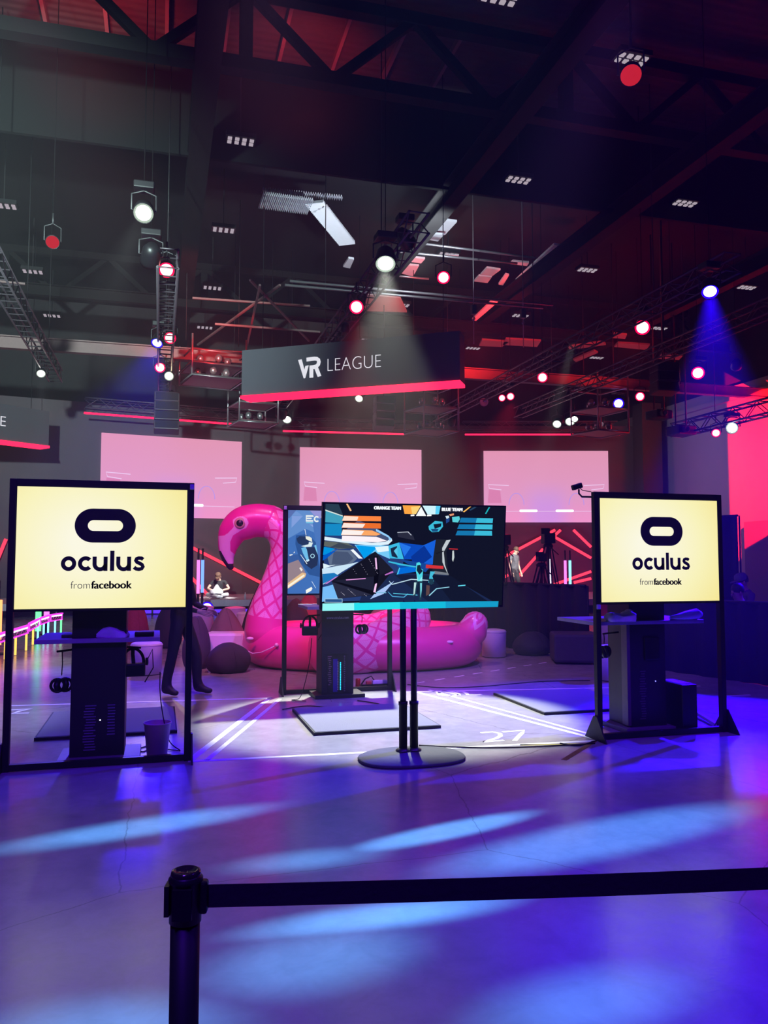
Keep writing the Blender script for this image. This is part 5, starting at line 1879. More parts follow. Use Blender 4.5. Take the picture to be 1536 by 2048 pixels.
def inflated(name, pts, rads, n, m, parent, uvs=True, capr=5, patch=None, K=7):
    """smooth tube through points with (side, normal) radii, rounded ends, UV around/along"""
    P, R = [], []
    N = len(pts)
    g = lambda a, i: a[max(0, min(N - 1, i))]
    for i in range(N - 1):
        for k in range(K):
            s = k / K
            cr = lambda p0, p1, p2, p3: 0.5 * (2 * p1 + (p2 - p0) * s + (2 * p0 - 5 * p1 + 4 * p2 - p3) * s * s + (3 * p1 - p0 - 3 * p2 + p3) * s ** 3)
            P.append(cr(g(pts, i - 1), g(pts, i), g(pts, i + 1), g(pts, i + 2)))
            R.append(cr(*[Vector(g(rads, i + j)) for j in (-1, 0, 1, 2)]))
    P.append(Vector(pts[-1]))
    R.append(Vector(rads[-1]))
    t0 = (P[0] - P[1]).normalized()
    t1 = (P[-1] - P[-2]).normalized()
    h0, h1 = min(R[0]), min(R[-1])
    head = [(P[0] + t0 * h0 * math.sin(PI / 2 * j / capr), R[0] * max(0.02, math.cos(PI / 2 * j / capr))) for j in range(capr, 0, -1)]
    tail = [(P[-1] + t1 * h1 * math.sin(PI / 2 * j / capr), R[-1] * max(0.02, math.cos(PI / 2 * j / capr))) for j in range(1, capr + 1)]
    P = [a for a, _ in head] + P + [a for a, _ in tail]
    R = [r for _, r in head] + R + [r for _, r in tail]
    Ls = [0.0]
    for i in range(1, len(P)):
        Ls.append(Ls[-1] + (P[i] - P[i - 1]).length)
    b = MB()
    rings = []
    for i, p in enumerate(P):
        t = (P[min(i + 1, len(P) - 1)] - P[max(i - 1, 0)]).normalized()
        side = Vector((0, 1, 0))
        side = (side - t * side.dot(t)).normalized()
        nr = t.cross(side)
        rings.append([b.bm.verts.new(p + side * math.cos(2 * PI * k / n) * R[i][0] + nr * math.sin(2 * PI * k / n) * R[i][1]) for k in range(n)])
    uvl = b.bm.loops.layers.uv.new('UVMap')
    for i in range(len(P) - 1):
        for k in range(n):
            f = b.bm.faces.new((rings[i][k], rings[i][(k + 1) % n], rings[i + 1][(k + 1) % n], rings[i + 1][k]))
            f.smooth = True
            cor = [(k / n, Ls[i]), ((k + 1) / n, Ls[i]), ((k + 1) / n, Ls[i + 1]), (k / n, Ls[i + 1])]
            for lp, (uu, vv) in zip(f.loops, cor):
                lp[uvl].uv = (uu, vv / 4.0)
            if patch:
                f.material_index = patch(f.calc_center_median())
    for rg in (rings[0], rings[-1]):
        b.bm.faces.new(rg)
    return b.build(name, m, parent)


# hull: an oval ring
m = MB()
HR = 0.33
m.tube([(1.62 * math.cos(a), 0.05 + 0.92 * math.sin(a), HR) for a in [2 * PI * i / 72 for i in range(72)]], [(HR, HR)] * 72, 28, closed=True)
hull = m.build('hull', HOT, flm)
m = MB()
m.lathe([(0, 0.20), (1.0, 0.16)], 48, Matrix.Translation((0, 0.05, 0)) @ Matrix.Diagonal((1.5, 0.80, 1, 1)))
m.build('seat_floor', DEEP, flm)
# neck and head
ND = 12.75
npx = [(531, 1262, 42), (532, 1240, 39), (538, 1208, 34), (551, 1168, 29), (563, 1130, 27.5), (570, 1095, 29), (562, 1062, 31.5), (541, 1043, 33), (513, 1041, 33.5), (487, 1047, 34), (467, 1063, 29.5), (457, 1088, 21.5), (455, 1110, 15), (459, 1128, 8.5), (462, 1135, 6)]
pts = [L(x, y, ND) for x, y, r in npx]
sc = ND / F
rads = [(r * sc * (0.95 if y > 1060 and x > 520 else 0.8), r * sc) for x, y, r in npx]
q = lambda x, y: (380 + x / 5.486, 1000 + y / 5.486)
face_poly = [q(*p) for p in ((490, 225), (530, 195), (600, 185), (650, 215), (665, 260), (640, 315), (565, 350), (500, 390), (460, 460), (458, 560), (500, 600), (500, 700), (440, 712), (390, 650), (340, 560), (318, 398), (400, 395), (450, 360), (505, 300))]
tip_poly = [q(*p) for p in ((300, 560), (352, 560), (400, 650), (430, 700), (510, 700), (540, 800), (300, 800))]


def in_poly(x, y, poly):
    c = False
    j = len(poly) - 1
    for i in range(len(poly)):
        if (poly[i][1] > y) != (poly[j][1] > y) and x < (poly[j][0] - poly[i][0]) * (y - poly[i][1]) / (poly[j][1] - poly[i][1]) + poly[i][0]:
            c = not c
        j = i
    return c


def patch(c):
    x, y = 768 + (c.x - 0.35) / ND * F, None
    # back to picture coordinates of the head's own plane
    P3 = flm.matrix_world @ c if False else None
    px = 768 + (c.x - 0.35) / (ND) * F
    py = 1125 - (c.z - EYE) / (ND) * F
    if in_poly(px, py, tip_poly):
        return 2
    if in_poly(px, py, face_poly):
        return 1
    return 0


NECK = pink_vinyl('scaled_pink_vinyl', (0.78, 0.04, 0.26), (7, 13.0, 0.0, 0.03, 0.46))
# zigzag sits at the head end of the neck: the neck is built from the head down so that its pattern starts there
neck = inflated('neck', pts[:8][::-1], rads[:8][::-1], 56, NECK, flm)
head = inflated('head', pts[7:], rads[7:], 144, [HOT, PALEP, BEAK], flm, patch=patch, K=22, capr=10)
for s in (-1, 1):
    c = L(484.5, 1047.5, ND)
    rr = 34 * sc * 0.8
    e = MB()
    Me = Matrix.Translation((c.x, c.y + s * (rr * 0.955), c.z)) @ Matrix.Rotation(-s * PI / 2, 4, 'X')
    e.lathe([(0.088, -0.03), (0.088, 0.008), (0.06, 0.015), (0, 0.016)], 24, Me)
    eye = e.build('eye', mat('tan_eye_ring', (0.55, 0.33, 0.22), 0.35), head)
    e = MB()
    e.lathe([(0.056, 0.012), (0.05, 0.022), (0, 0.026)], 24, Me)
    e.build('pupil', BEAK, head)
# near wing, far wing, tail
wpx = [(648, 1293, 50, 12.0), (690, 1298, 49, 12.0), (735, 1296, 47, 12.1), (780, 1280, 46, 12.3), (818, 1256, 40, 12.6), (842, 1232, 26, 12.9)]
WINGM = pink_vinyl('feathered_pink_vinyl', (0.78, 0.035, 0.28), (8, 15.0, 0.055, 0.02, 9.0))
inflated('wing', [L(x, y, d) for x, y, r, d in wpx], [(r * 0.0077 * 0.62, r * 0.0077) for x, y, r, d in wpx], 48, WINGM, flm)
inflated('wing', [Vector((p.x + 0.05, 1.02 - (p.y + 1.0) * 0.3, p.z + 0.02)) for p in [L(x, y, d) for x, y, r, d in wpx]], [(r * 0.0077 * 0.6, r * 0.0077) for x, y, r, d in wpx], 40, WINGM, flm)
TAILM = pink_vinyl('tail_pink_vinyl', (0.80, 0.05, 0.30), (5, 12.0, 0.10, 0.02, 9.0))
inflated('tail', [L(938, 1275, 12.9), L(944, 1262, 12.9), L(950, 1249, 12.9)], [(0.21, 0.215), (0.235, 0.24), (0.215, 0.21)], 40, TAILM, flm)
# backrest fin behind the seat
m = MB()
pf = [L(800, 1262, 13.3), L(752, 1236, 13.3), L(800, 1222, 13.3), L(862, 1216, 13.3), L(853, 1235, 13.3), L(852, 1262, 13.3)]
inflated('backrest', [L(770, 1250, 13.5), L(800, 1240, 13.5), L(835, 1234, 13.5)], [(0.09, 0.17), (0.10, 0.19), (0.10, 0.22)], 24, DEEP, flm)
m = MB()
rp = [L(484, 1291, 12.7), L(490, 1300, 12.55), L(505, 1307, 12.4), L(522, 1305, 12.25), L(540, 1297, 12.18), L(553, 1290, 12.15)]
m.tube(rp, 0.008, 6)
m.build('cord', mat('pale_cord', (0.8, 0.6, 0.7), 0.6), flm)
MB().ball(L(553, 1290, 12.15), 0.03, 10, 8).build('cord_tab', PALEP, flm)
for (x, y, d) in ((500, 1277, 12.3), (900, 1284, 12.25)):
    MB().ball(L(x, y, d), (0.055, 0.02, 0.025), 12, 8).build('valve', PALEP, flm)


# ------------------------------------------------------------------ lounge furniture behind the pods
def drum(px, ytop, ybot, wpx, label, m=None):
    p = PZ(px, ybot)
    d = p.x * SN + p.y * CS
    r = wpx * d / F / 2
    h = (ybot - ytop) * d / F * 1.02
    c = p + Vector((SN, CS, 0)) * r * 0.9
    t = thing('pouf', label, 'pouf', (c.x, c.y, 0), 0, 'round poufs')
    m_ = MB()
    b = 0.035
    prof = [(0, 0.012), (r * 0.96, 0.012)] + [(r - b + b * math.cos(a), h - b + b * math.sin(a)) for a in [PI / 2 * i / 5 for i in range(6)]] + [(r * 0.5, h + 0.012), (0, h + 0.015)]
    m_.lathe(prof, 36)
    m_.build('cushion', m or WHITEV, t)
    MB().lathe([(0, 0), (r * 0.93, 0), (r * 0.93, 0.014), (0, 0.014)], 28).build('plinth', BLACK, t)
    MB().tube([((r + 0.001) * math.cos(a), (r + 0.001) * math.sin(a), h - b) for a in [2 * PI * i / 36 for i in range(36)]], 0.005, 5, closed=True).build('piping', m or WHITEV, t)
    return t


drum(991, 1263, 1316, 50, 'white round pouf beside the flamingo tail')
drum(284, 1290, 1352, 62, 'white round pouf seen behind the headset under the left display')
drum(1232, 1297, 1364, 62, 'white round pouf lit blue and magenta, seen through the right frame')
drum(1224, 1249, 1298, 46, 'white round pouf behind the blue-lit one, seen through the right frame')
drum(1252, 1249, 1295, 42, 'white round pouf lit pink, far right of the pair behind the blue-lit one')
drum(394, 1216, 1283, 54, 'white round pouf in front of the blue floor lamp at the stage')
drum(466, 1217, 1272, 42, 'white pouf lit red in front of the stage, behind the black bag')
drum(489, 1228, 1290, 38, 'beige round pouf between the black bag and the mauve one')
drum(496, 1246, 1288, 36, 'small pink-lit pouf touching the left side of the flamingo')


def bag(px, ybot, wpx, hpx, label, col, seed, peak=0.25, lean=0.0, depth=1.0, name='bean_bag'):
    """slumped bean bag; px, ybot is the front of its base"""
    p = PZ(px, ybot)
    d = p.x * SN + p.y * CS
    w, h = wpx * d / F, hpx * d / F
    rnd = random.Random(seed)
    a1, a2, a3 = [rnd.random() * 6 for _ in range(3)]
    b = MB()
    b.ball((0, 0, 0), 1, 32, 20)
    for v in b.bm.verts:
        x, y, z = v.co
        an = math.atan2(y, x)
        zz = (z + 1) / 2
        f = 1 - peak * zz ** 1.6 + 0.05 * math.sin(3 * an + a1) * zz + 0.035 * math.sin(5 * an + a2 + z * 3)
        if z < -0.55:
            f *= 1.0
        rr_ = max(1e-4, math.hypot(x, y))
        ex = 0.62 + 0.5 * peak
        if ex < 1:
            f *= rr_ ** (ex - 1)
        nx, ny = x * f, y * f
        hh = max(0.0, (z + 0.8) / 1.8)
        v.co = Vector((nx * w / 2 + lean * w * hh ** 1.5, ny * w / 2 * depth, h * hh * (1 + 0.04 * math.sin(2 * an + a3) * min(1, rr_ * 2))))
    c = p + Vector((SN, CS, 0)) * w * 0.42 * depth
    t = thing(name, label, 'bean bag', (c.x, c.y, 0), -YAW, 'bean bags')
    b.build('bag', col, t, smooth=True)
    s = MB()
    pts = []
    for i in range(15):
        z = -0.55 + 1.5 * i / 14
        zz = (z + 1) / 2
        rr = math.sqrt(max(0, 1 - z * z)) ** min(1, 0.62 + 0.5 * peak) * (1 - peak * zz ** 1.6) * 1.02
        hh = max(0.0, (z + 0.8) / 1.8)
        pts.append((rr * 0.5 * w / 2 + lean * w * hh ** 1.5, -rr * 0.86 * w / 2 * depth, h * hh))
    s.tube(pts, 0.006, 5)
    s.build('seam', col, t)
    return t


BAGD = mat('charcoal_bag', (0.028, 0.026, 0.032), 0.85, bump=0.3, scale=14)
BAGG = mat('slate_bag', (0.055, 0.055, 0.072), 0.85, bump=0.3, scale=14)
BAGM = mat('taupe_bag', (0.20, 0.15, 0.16), 0.85, bump=0.3, scale=14)
BAGT = mat('tan_bag', (0.34, 0.22, 0.17), 0.85, bump=0.3, scale=14)
BAGR = mat('red_bag', (0.55, 0.05, 0.07), 0.8, bump=0.7, scale=22)
bag(448, 1349, 96, 58, 'dark round bean bag on the floor left of the flamingo', BAGD, 1, 0.22)
bag(386, 1340, 62, 104, 'tall slate bean bag right behind the left display post', BAGG, 2, 0.4)
bag(448, 1308, 86, 88, 'taupe bean bag with a pointed top behind the red-lit ottoman', BAGM, 3, 0.62, lean=-0.06)
bag(497, 1300, 54, 128, 'black tall bean bag leaning behind the flamingo neck', BAGD, 4, 0.75, lean=0.32)
bag(588, 1296, 74, 96, 'dark bean bag seen through the rear frame, left of the red one', BAGD, 5, 0.4)
bag(617, 1284, 60, 92, 'red wrinkled bean bag under the blue poster screen', BAGR, 6, 0.3)
bag(762, 1288, 84, 76, 'tan bean bag behind the flamingo seat, under the television', BAGT, 7, 0.5)
bag(1070, 1313, 84, 46, 'black flat bean bag in front of the black drape', BAGD, 8, 0.35)
bag(1222, 1272, 60, 78, 'red bean bag far behind the poufs, seen under the right display', BAGR, 9, 0.45)
bag(330, 1298, 60, 90, 'dark bean bag behind the legs of the standing person', BAGD, 10, 0.4)
bag(265, 1290, 56, 84, 'red bean bag seen under the left display beside the kiosk', BAGR, 11, 0.45)


def ottoman(px, ybot, wpx, hpx, dep, rz, label, m):
    p = PZ(px, ybot)
    d = p.x * SN + p.y * CS
    w, h = wpx * d / F, hpx * d / F
    c = p + Vector((SN, CS, 0)) * dep / 2
    t = thing('ottoman', label, 'ottoman', (c.x, c.y, 0), rz, 'ottomans')
    b = MB()
    b.box((0, 0, 0.03 + (h - 0.03) / 2), (w, dep, h - 0.03))
    b.build('cushion', m, t, bevel=0.04)
    for sx in (-1, 1):
        for sy in (-1, 1):
            MB().box((sx * (w / 2 - 0.08), sy * (dep / 2 - 0.08), 0.02), (0.05, 0.05, 0.04)).build('leg', BLACK, t)
    return t


ottoman(446, 1330, 80, 62, 0.5, -YAW, 'white square ottoman lit red on top, behind the dark round bean bag', WHITEV)
ottoman(1159, 1330, 90, 60, 0.7, -YAW - 0.1, 'long charcoal ottoman left of the right frame post', BAGG)


# black drapes around the control desk
def drape(p, q, h, label, base=0.0):
    d = (q - p)
    Ln = d.length
    d.normalize()
    nrm = Vector((-d.y, d.x, 0))
    n = int(Ln / 0.045)
    front, bk = [], []
    for i in range(n + 1):
        s = Ln * i / n
        o = 0.035 * math.sin(s * 17 + 1.3 * math.sin(s * 3.1))
        front.append(p + d * s + nrm * o)
    m = MB()
    vs_ = [v + Vector((0, 0, base + 0.004)) for v in front] + [v + Vector((0, 0, h)) for v in front] + [v + nrm * 0.02 + Vector((0, 0, h)) for v in front] + [v + nrm * 0.02 + Vector((0, 0, base + 0.004)) for v in front]
    k = n + 1
    fs = []
    for i in range(n):
        for a in range(4):
            b = (a + 1) % 4
            fs.append((a * k + i, a * k + i + 1, b * k + i + 1, b * k + i))
    fs += [(0, k, 2 * k, 3 * k), (n, 3 * k + n, 2 * k + n, k + n)]
    m._faces(vs_, fs, smooth=True)
    t = thing('drape', label, 'drape')
    m.build('cloth', DRAPE, t)
    MB().tube([p + Vector((0, 0, h)), q + Vector((0, 0, h))], 0.022, 8).build('top_rail', BLACK, t)
    c = max(2, int(Ln / 1.2))
    for i in range(c + 1):
        b = p.lerp(q, i / c) + nrm * 0.05
        MB().tube([b, b + Vector((0, 0, h))], 0.018, 8).build('upright', BLACK, t)
    return t


Q = lambda t_: W2(2.17 + 1.38 * t_, 16.0 - 2.4 * t_)
drape(Q(-0.81), Q(0.93), 1.25, 'black floor-length drape barrier behind the flamingo tail')
drape(Q(1.27), Q(3.1), 1.10, 'black floor-length drape along the control desk at the right edge')
drape(PD(1432, 1125, 16.5) * Vector((1, 1, 0)) if False else Vector((*PD(1430, 1125, 17.5).xy, 0)), Vector((*PD(1478, 1125, 17.0).xy, 0)), 2.65, 'tall narrow black drape panel right of the right display')
m = MB()
d = (Q(3.1) - Q(1.27))
nr = Vector((d.y, -d.x, 0)).normalized() * -0.42
c = (Q(1.27) + Q(3.1)) / 2 + nr
m.box((0, 0.12, 1.02), (d.length, 0.36, 0.04))
t = thing('control_desk', 'dark control desk top behind the black drape at the right edge', 'desk', (c.x, c.y, 0), math.atan2(d.y, d.x))
m.build('desk_top', BLACK, t)
for sx in (-1, 0, 1):
    MB().box((sx * (d.length / 2 - 0.1), 0.12, 0.5), (0.05, 0.3, 1.0)).build('leg', BLACK, t)


# low LED-lit platform rail at the far left
railpts = [(-14, 12.9), (18, 13.8), (60, 15.2), (62, 15.6), (81, 17.0), (84, 17.2), (101, 18.1), (104, 18.2), (127, 18.8)]
legm = [(TYEL, TYEL), None, (TYEL, TYEL), None, (TYEL, TCYA), None, (TCYA, TGRN), None]
RAILM = glow('magenta_rail_led', (1.0, 0.05, 0.85), 1.5)
RAILW = glow('pink_rail_diffuser', (1.0, 0.55, 0.95), 2.0)
names = ('nearest section of the magenta-lit platform rail, cut by the left edge', '', 'long section of magenta-lit platform rail with two yellow legs', '',
         'third section of magenta-lit platform rail', '', 'fourth section of magenta-lit platform rail with a cyan leg', '', 'x')
secs = [(0, 1, 'nearest section of magenta-lit rail, cut off by the left edge', (TYEL, TYEL)), (1, 2, 'long section of magenta-lit platform rail with two yellow legs', (TYEL, TYEL)),
        (3, 4, 'short section of magenta-lit platform rail with yellow and pale legs', (TYEL, TCYA)), (5, 6, 'fourth section of magenta-lit rail with cyan legs', (TCYA, TCYA)),
        (7, 8, 'farthest section of magenta-lit rail beside the left kiosk', (TCYA, TGRN))]
for (i, j, lab, lm) in secs:
    p, q_ = [Vector((*PD(a, 1125, dd).xy, 0)) for a, dd in (railpts[i], railpts[j])]
    t = thing('led_rail', lab, 'lit rail', tuple(p), 0, 'magenta-lit platform rail sections')
    d = q_ - p
    up = lambda z: Vector((0, 0, z))
    MB().bar(up(0.465), d + up(0.465), 0.05, 0.03).build('top_bar', RAILM, t)
    MB().bar(up(0.325), d + up(0.325), 0.03, 0.02).build('lower_bar', RAILM, t)
    MB().bar(d * 0.08 + up(0.43), d * 0.95 + up(0.43), 0.03, 0.035).build('diffuser', RAILW, t)
    for f in (0.02, 0.98):
        MB().bar(d * f + up(0.33), d * f + up(0.46), 0.025, 0.025).build('end_post', RAILM, t)
    z_ = []
    n = 9
    for k in range(n):
        z_.append(d * (0.06 + 0.88 * k / (n - 1)) + up(0.335 if k % 2 else 0.41))
    MB().tube(z_, 0.008, 5).build('lattice', mat('pink_lattice', (0.5, 0.12, 0.4), 0.5), t)
    for f, lmm in ((0.4, lm[0]), (0.92, lm[1])):
        MB().tube([d * f + up(0.008), d * f + up(0.32)], 0.020, 8).build('leg', lmm, t)


# ------------------------------------------------------------------ camera tripods by the stage
def tripod(px, d, ztop, s, label, zf=0.0):
    p = PD(px, 1125, d)
    t = thing('camera_tripod', label, 'camera tripod', (p.x, p.y, zf), -YAW, 'video camera tripods')
    h = ztop - zf - 0.35 * s
    for k in range(3):
        a = 2 * PI * k / 3 + 0.5
        for o in (-0.04, 0.04):
            MB().tube([(0.06 * math.cos(a) + o, 0.06 * math.sin(a), h), (0.52 * math.cos(a) + o * 0.5, 0.52 * math.sin(a), 0.02)], 0.018, 6).build('leg', BLACK, t)
    m = MB()
    m.tube([(0, 0, h * 0.42), (0, 0, h + 0.05)], 0.03, 8)
    m.build('column', BLACK, t)
    m = MB()
    m.lathe([(0, 0), (0.12, 0.0), (0.13, 0.05), (0.08, 0.1), (0, 0.1)], 14, Matrix.Translation((0, 0, h - 0.02)))
    m.build('fluid_head', BLACK, t)
    MB().box((0, 0, h * 0.42), (0.30, 0.18, 0.10)).build('spreader', BLACK, t)
    c = MB()
    c.box((0.0, 0, h + 0.20), (0.26 * s, 0.42 * s, 0.24 * s))
    c.build('camera_body', BLACKP, t, bevel=0.02)
    MB().lathe([(0.0, 0), (0.075 * s, 0), (0.085 * s, 0.26 * s), (0, 0.25 * s)], 14, Matrix.Translation((0, 0.2 * s, h + 0.2)) @ Matrix.Rotation(-PI / 2, 4, 'X')).build('lens', BLACK, t)
    MB().box((-0.12 * s, -0.28 * s, h + 0.34 * s), (0.2 * s, 0.05, 0.14 * s)).build('viewfinder', BLACKP, t)
    MB().tube([(0, -0.1, h), (0.15, -0.5, h - 0.22)], 0.014, 6).build('pan_bar', BLACK, t)
    return t


tripod(1097, 20.5, 2.45, 1.1, 'tall black tripod with video camera in the middle of the right stage')
tripod(1083, 19.0, 1.85, 0.8, 'smaller black tripod just left of the tall camera tripod')
tripod(1008, 20.0, 2.40, 1.1, 'black camera tripod half hidden by the television edge')


# ------------------------------------------------------------------ people
SKIN = mat('skin', (0.55, 0.34, 0.25), 0.55, var=0.05)
HAIR = mat('brown_hair', (0.07, 0.035, 0.02), 0.7)
HAIRB = mat('black_hair', (0.012, 0.010, 0.010), 0.6)
CLOTHB = mat('black_cotton', (0.018, 0.017, 0.020), 0.9, bump=0.3, scale=20)
CLOTHG = mat('grey_cotton', (0.16, 0.15, 0.17), 0.9, bump=0.3, scale=20)
CLOTHC = mat('dark_patterned_shirt', (0.10, 0.10, 0.11), 0.8, var=0.9, scale=9)
JEANS = mat('dark_trousers', (0.020, 0.018, 0.026), 0.9, bump=0.3, scale=20)
GREYJ = mat('pale_grey_trousers', (0.42, 0.40, 0.42), 0.9)
SHOE = mat('dark_shoe', (0.03, 0.022, 0.022), 0.6)


def person(label, loc, rz, J, shirt, trousers, sleeves='short', hair=HAIR, shoes=SHOE, hat=False):
    """J = joints in the person's own axes: x forward, y to the left, z up"""
    t = thing('person', label, 'person', loc, rz)
    Vx, E, R, TG = [], [], [], []
    idx = {}

    def node(n, p, r):
        idx[n] = len(Vx)
        Vx.append(Vector(p))
        R.append(r if isinstance(r, tuple) else (r, r))

    def edge(a, b, tg):
        E.append((idx[a], idx[b]))
        TG.append(tg)
    pel, ch, nk, hd = J['pelvis'], J['chest'], J['neck'], J['head']
    pel, ch, nk, hd = map(Vector, (pel, ch, nk, hd))
    node('pelvis', pel, (0.155, 0.11))
    node('waist', pel.lerp(ch, 0.45), (0.145, 0.10))
    node('chest', ch, (0.17, 0.115))
    node('upchest', ch.lerp(nk, 0.55), (0.13, 0.095))
    node('neck', nk, 0.058)
    node('jaw', nk.lerp(hd, 0.5) + Vector((0.02, 0, 0)), (0.066, 0.072))
    node('head', hd, (0.078, 0.094))
    up = (hd - nk).normalized()
    node('crown', hd + up * 0.085, (0.062, 0.075))
    for a, b, tg in (('pelvis', 'waist', 's'), ('waist', 'chest', 's'), ('chest', 'upchest', 's'), ('upchest', 'neck', 's'), ('neck', 'jaw', 'k'), ('jaw', 'head', 'k'), ('head', 'crown', 'k')):
        edge(a, b, tg)
    for sd in 'LR':
        s = 1 if sd == 'L' else -1
        sh, el, wr, kn, an = [Vector(J[k + sd]) for k in ('sh', 'el', 'wr', 'kn', 'an')]
        hip = pel + Vector((0, s * 0.09, -0.05))
        node('hip' + sd, hip, 0.092)
        node('thigh' + sd, hip.lerp(kn, 0.5), 0.084)
        node('kn' + sd, kn, 0.068)
        node('calf' + sd, kn.lerp(an, 0.4), 0.068)
        node('an' + sd, an, 0.054)
        toe = Vector(J.get('toe' + sd, an + Vector((0.20, s * 0.03, -0.05))))
        node('heel' + sd, an + (an - toe).normalized() * 0.03 + Vector((0, 0, -0.045)), 0.036)
        node('ball' + sd, an.lerp(toe, 0.7) + Vector((0, 0, -0.008)), (0.050, 0.040))
        node('toe' + sd, toe, (0.042, 0.030))
        edge('pelvis', 'hip' + sd, 't'); edge('hip' + sd, 'thigh' + sd, 't'); edge('thigh' + sd, 'kn' + sd, 't'); edge('kn' + sd, 'calf' + sd, 't'); edge('calf' + sd, 'an' + sd, 't')
        edge('an' + sd, 'heel' + sd, 'f'); edge('an' + sd, 'ball' + sd, 'f'); edge('ball' + sd, 'toe' + sd, 'f')
        node('sh' + sd, sh, 0.062)
        node('uparm' + sd, sh.lerp(el, 0.5), 0.050)
        node('el' + sd, el, 0.041)
        node('fore' + sd, el.lerp(wr, 0.45), 0.038)
        node('wr' + sd, wr, 0.027)
        slv = 's' if sleeves == 'long' else 'k'
        edge('upchest', 'sh' + sd, 's'); edge('sh' + sd, 'uparm' + sd, 's'); edge('uparm' + sd, 'el' + sd, slv); edge('el' + sd, 'fore' + sd, slv); edge('fore' + sd, 'wr' + sd, slv)
        hdv = (wr - el).normalized()
        sidev = hdv.cross(Vector((0, s, 0.3))).normalized()
        palm = wr + hdv * 0.07
        node('palm' + sd, palm, (0.036, 0.018))
        edge('wr' + sd, 'palm' + sd, 'k')
        cur = Vector(J.get('curl', (0, -s, 0)))
        cur = Vector((0.4, -s * 0.5, -0.2)).normalized()
        for fi, (off, ln) in enumerate(((-0.027, 0.075), (-0.009, 0.085), (0.009, 0.08), (0.026, 0.062))):
            b = palm + sidev * off + hdv * 0.02
            n0, n1, n2 = ['f%s%d%d' % (sd, fi, k) for k in range(3)]
            node(n0, b, 0.0105); node(n1, b + hdv * ln * 0.5 + cur * 0.008, 0.0095); node(n2, b + hdv * ln * 0.9 + cur * 0.03, 0.008)
            edge('palm' + sd, n0, 'k'); edge(n0, n1, 'k'); edge(n1, n2, 'k')
        b = wr + hdv * 0.035 - sidev * 0.03
        node('th0' + sd, b, 0.012); node('th1' + sd, b + hdv * 0.03 - sidev * 0.022, 0.0105); node('th2' + sd, b + hdv * 0.058 - sidev * 0.03, 0.009)
        edge('palm' + sd, 'th0' + sd, 'k'); edge('th0' + sd, 'th1' + sd, 'k'); edge('th1' + sd, 'th2' + sd, 'k')
    me = bpy.data.meshes.new('body')
    me.from_pydata([tuple(v) for v in Vx], E, [])
    o = bpy.data.objects.new('body', me)
    COL.objects.link(o)
    md = o.modifiers.new('skin', 'SKIN')
    md.use_smooth_shade = True
    sv = me.skin_vertices[0].data
    for i, r in enumerate(R):
        sv[i].radius = r
        sv[i].use_root = (i == 0)
    sb = o.modifiers.new('sub', 'SUBSURF')
    sb.levels = sb.render_levels = 2
    dg = bpy.context.evaluated_depsgraph_get()
    m2 = bpy.data.meshes.new_from_object(o.evaluated_get(dg))
    bpy.data.objects.remove(o)
    slots = {'s': 0, 't': 1, 'k': 2, 'f': 3}
    m2.materials.clear()
    for mm in (shirt, trousers, SKIN, shoes):
        m2.materials.append(mm)
    for f in m2.polygons:
        c = f.center
        best, bt = 1e9, 0
        for (a, b), tg in zip(E, TG):
            A, B = Vx[a], Vx[b]
            ab = B - A
            k = max(0, min(1, (c - A).dot(ab) / max(1e-9, ab.length_squared)))
            dd = (c - A - ab * k).length - 0.5 * (R[a][0] * (1 - k) + R[b][0] * k)
            if dd < best:
                best, bt = dd, slots[tg]
        f.material_index = bt
        f.use_smooth = True
    body = bpy.data.objects.new('body', m2)
    COL.objects.link(body)
    body.parent = t
    fw = Vector(J.get('look', (1, 0, 0))).normalized()
    lf = up.cross(fw).normalized()
    fw = lf.cross(up).normalized()
    H = Matrix((fw, lf, up)).transposed().to_4x4()
    H.translation = hd
    m = MB()                                   # nose, ears, eyes, mouth on the face
    m.prism([(0, -0.014), (0.03, 0.0), (0, 0.014)], 0.04, H @ Matrix.Translation((0.082, 0, -0.035)))
    m.build('nose', SKIN, t, smooth=True)
    for s in (-1, 1):
        m = MB()
        m.ball(H @ Vector((0.0, s * 0.083, -0.012)), (0.016, 0.010, 0.028), 8, 6)
        m.build('ear', SKIN, t, smooth=True)
        m = MB()
        m.ball(H @ Vector((0.086, s * 0.032, 0.008)), (0.008, 0.011, 0.007), 8, 6)
        m.build('eye', HAIRB, t, smooth=True)
    m = MB()
    m.ball(H @ Vector((0.088, 0, -0.058)), (0.006, 0.022, 0.005), 8, 5)
    m.build('mouth', mat('lips', (0.40, 0.15, 0.13), 0.5), t, smooth=True)
    m = MB()
    prof = [(0, 0.125), (0.05, 0.115), (0.082, 0.08), (0.096, 0.03), (0.094, -0.015), (0.086, -0.02)]
    Hh = H @ Matrix.Translation((-0.016, 0, 0.012)) @ Matrix.Rotation(-0.32, 4, 'Y')
    m.lathe(prof[::-1], 20, Hh, 0.92)
    m.build('hair', hair, t)
    if hat:
        m = MB()
        m.lathe([(0.10, 0.03), (0.102, 0.08), (0.085, 0.125), (0.04, 0.145), (0, 0.148)], 20, H @ Matrix.Translation((-0.006, 0, 0.0)), 0.95)
        m.prism([(0.06, -0.075), (0.16, -0.055), (0.185, 0), (0.16, 0.055), (0.06, 0.075)], 0.012, H @ Matrix.Translation((0, 0, 0.035)))
        m.build('cap', hat, t)
    return t


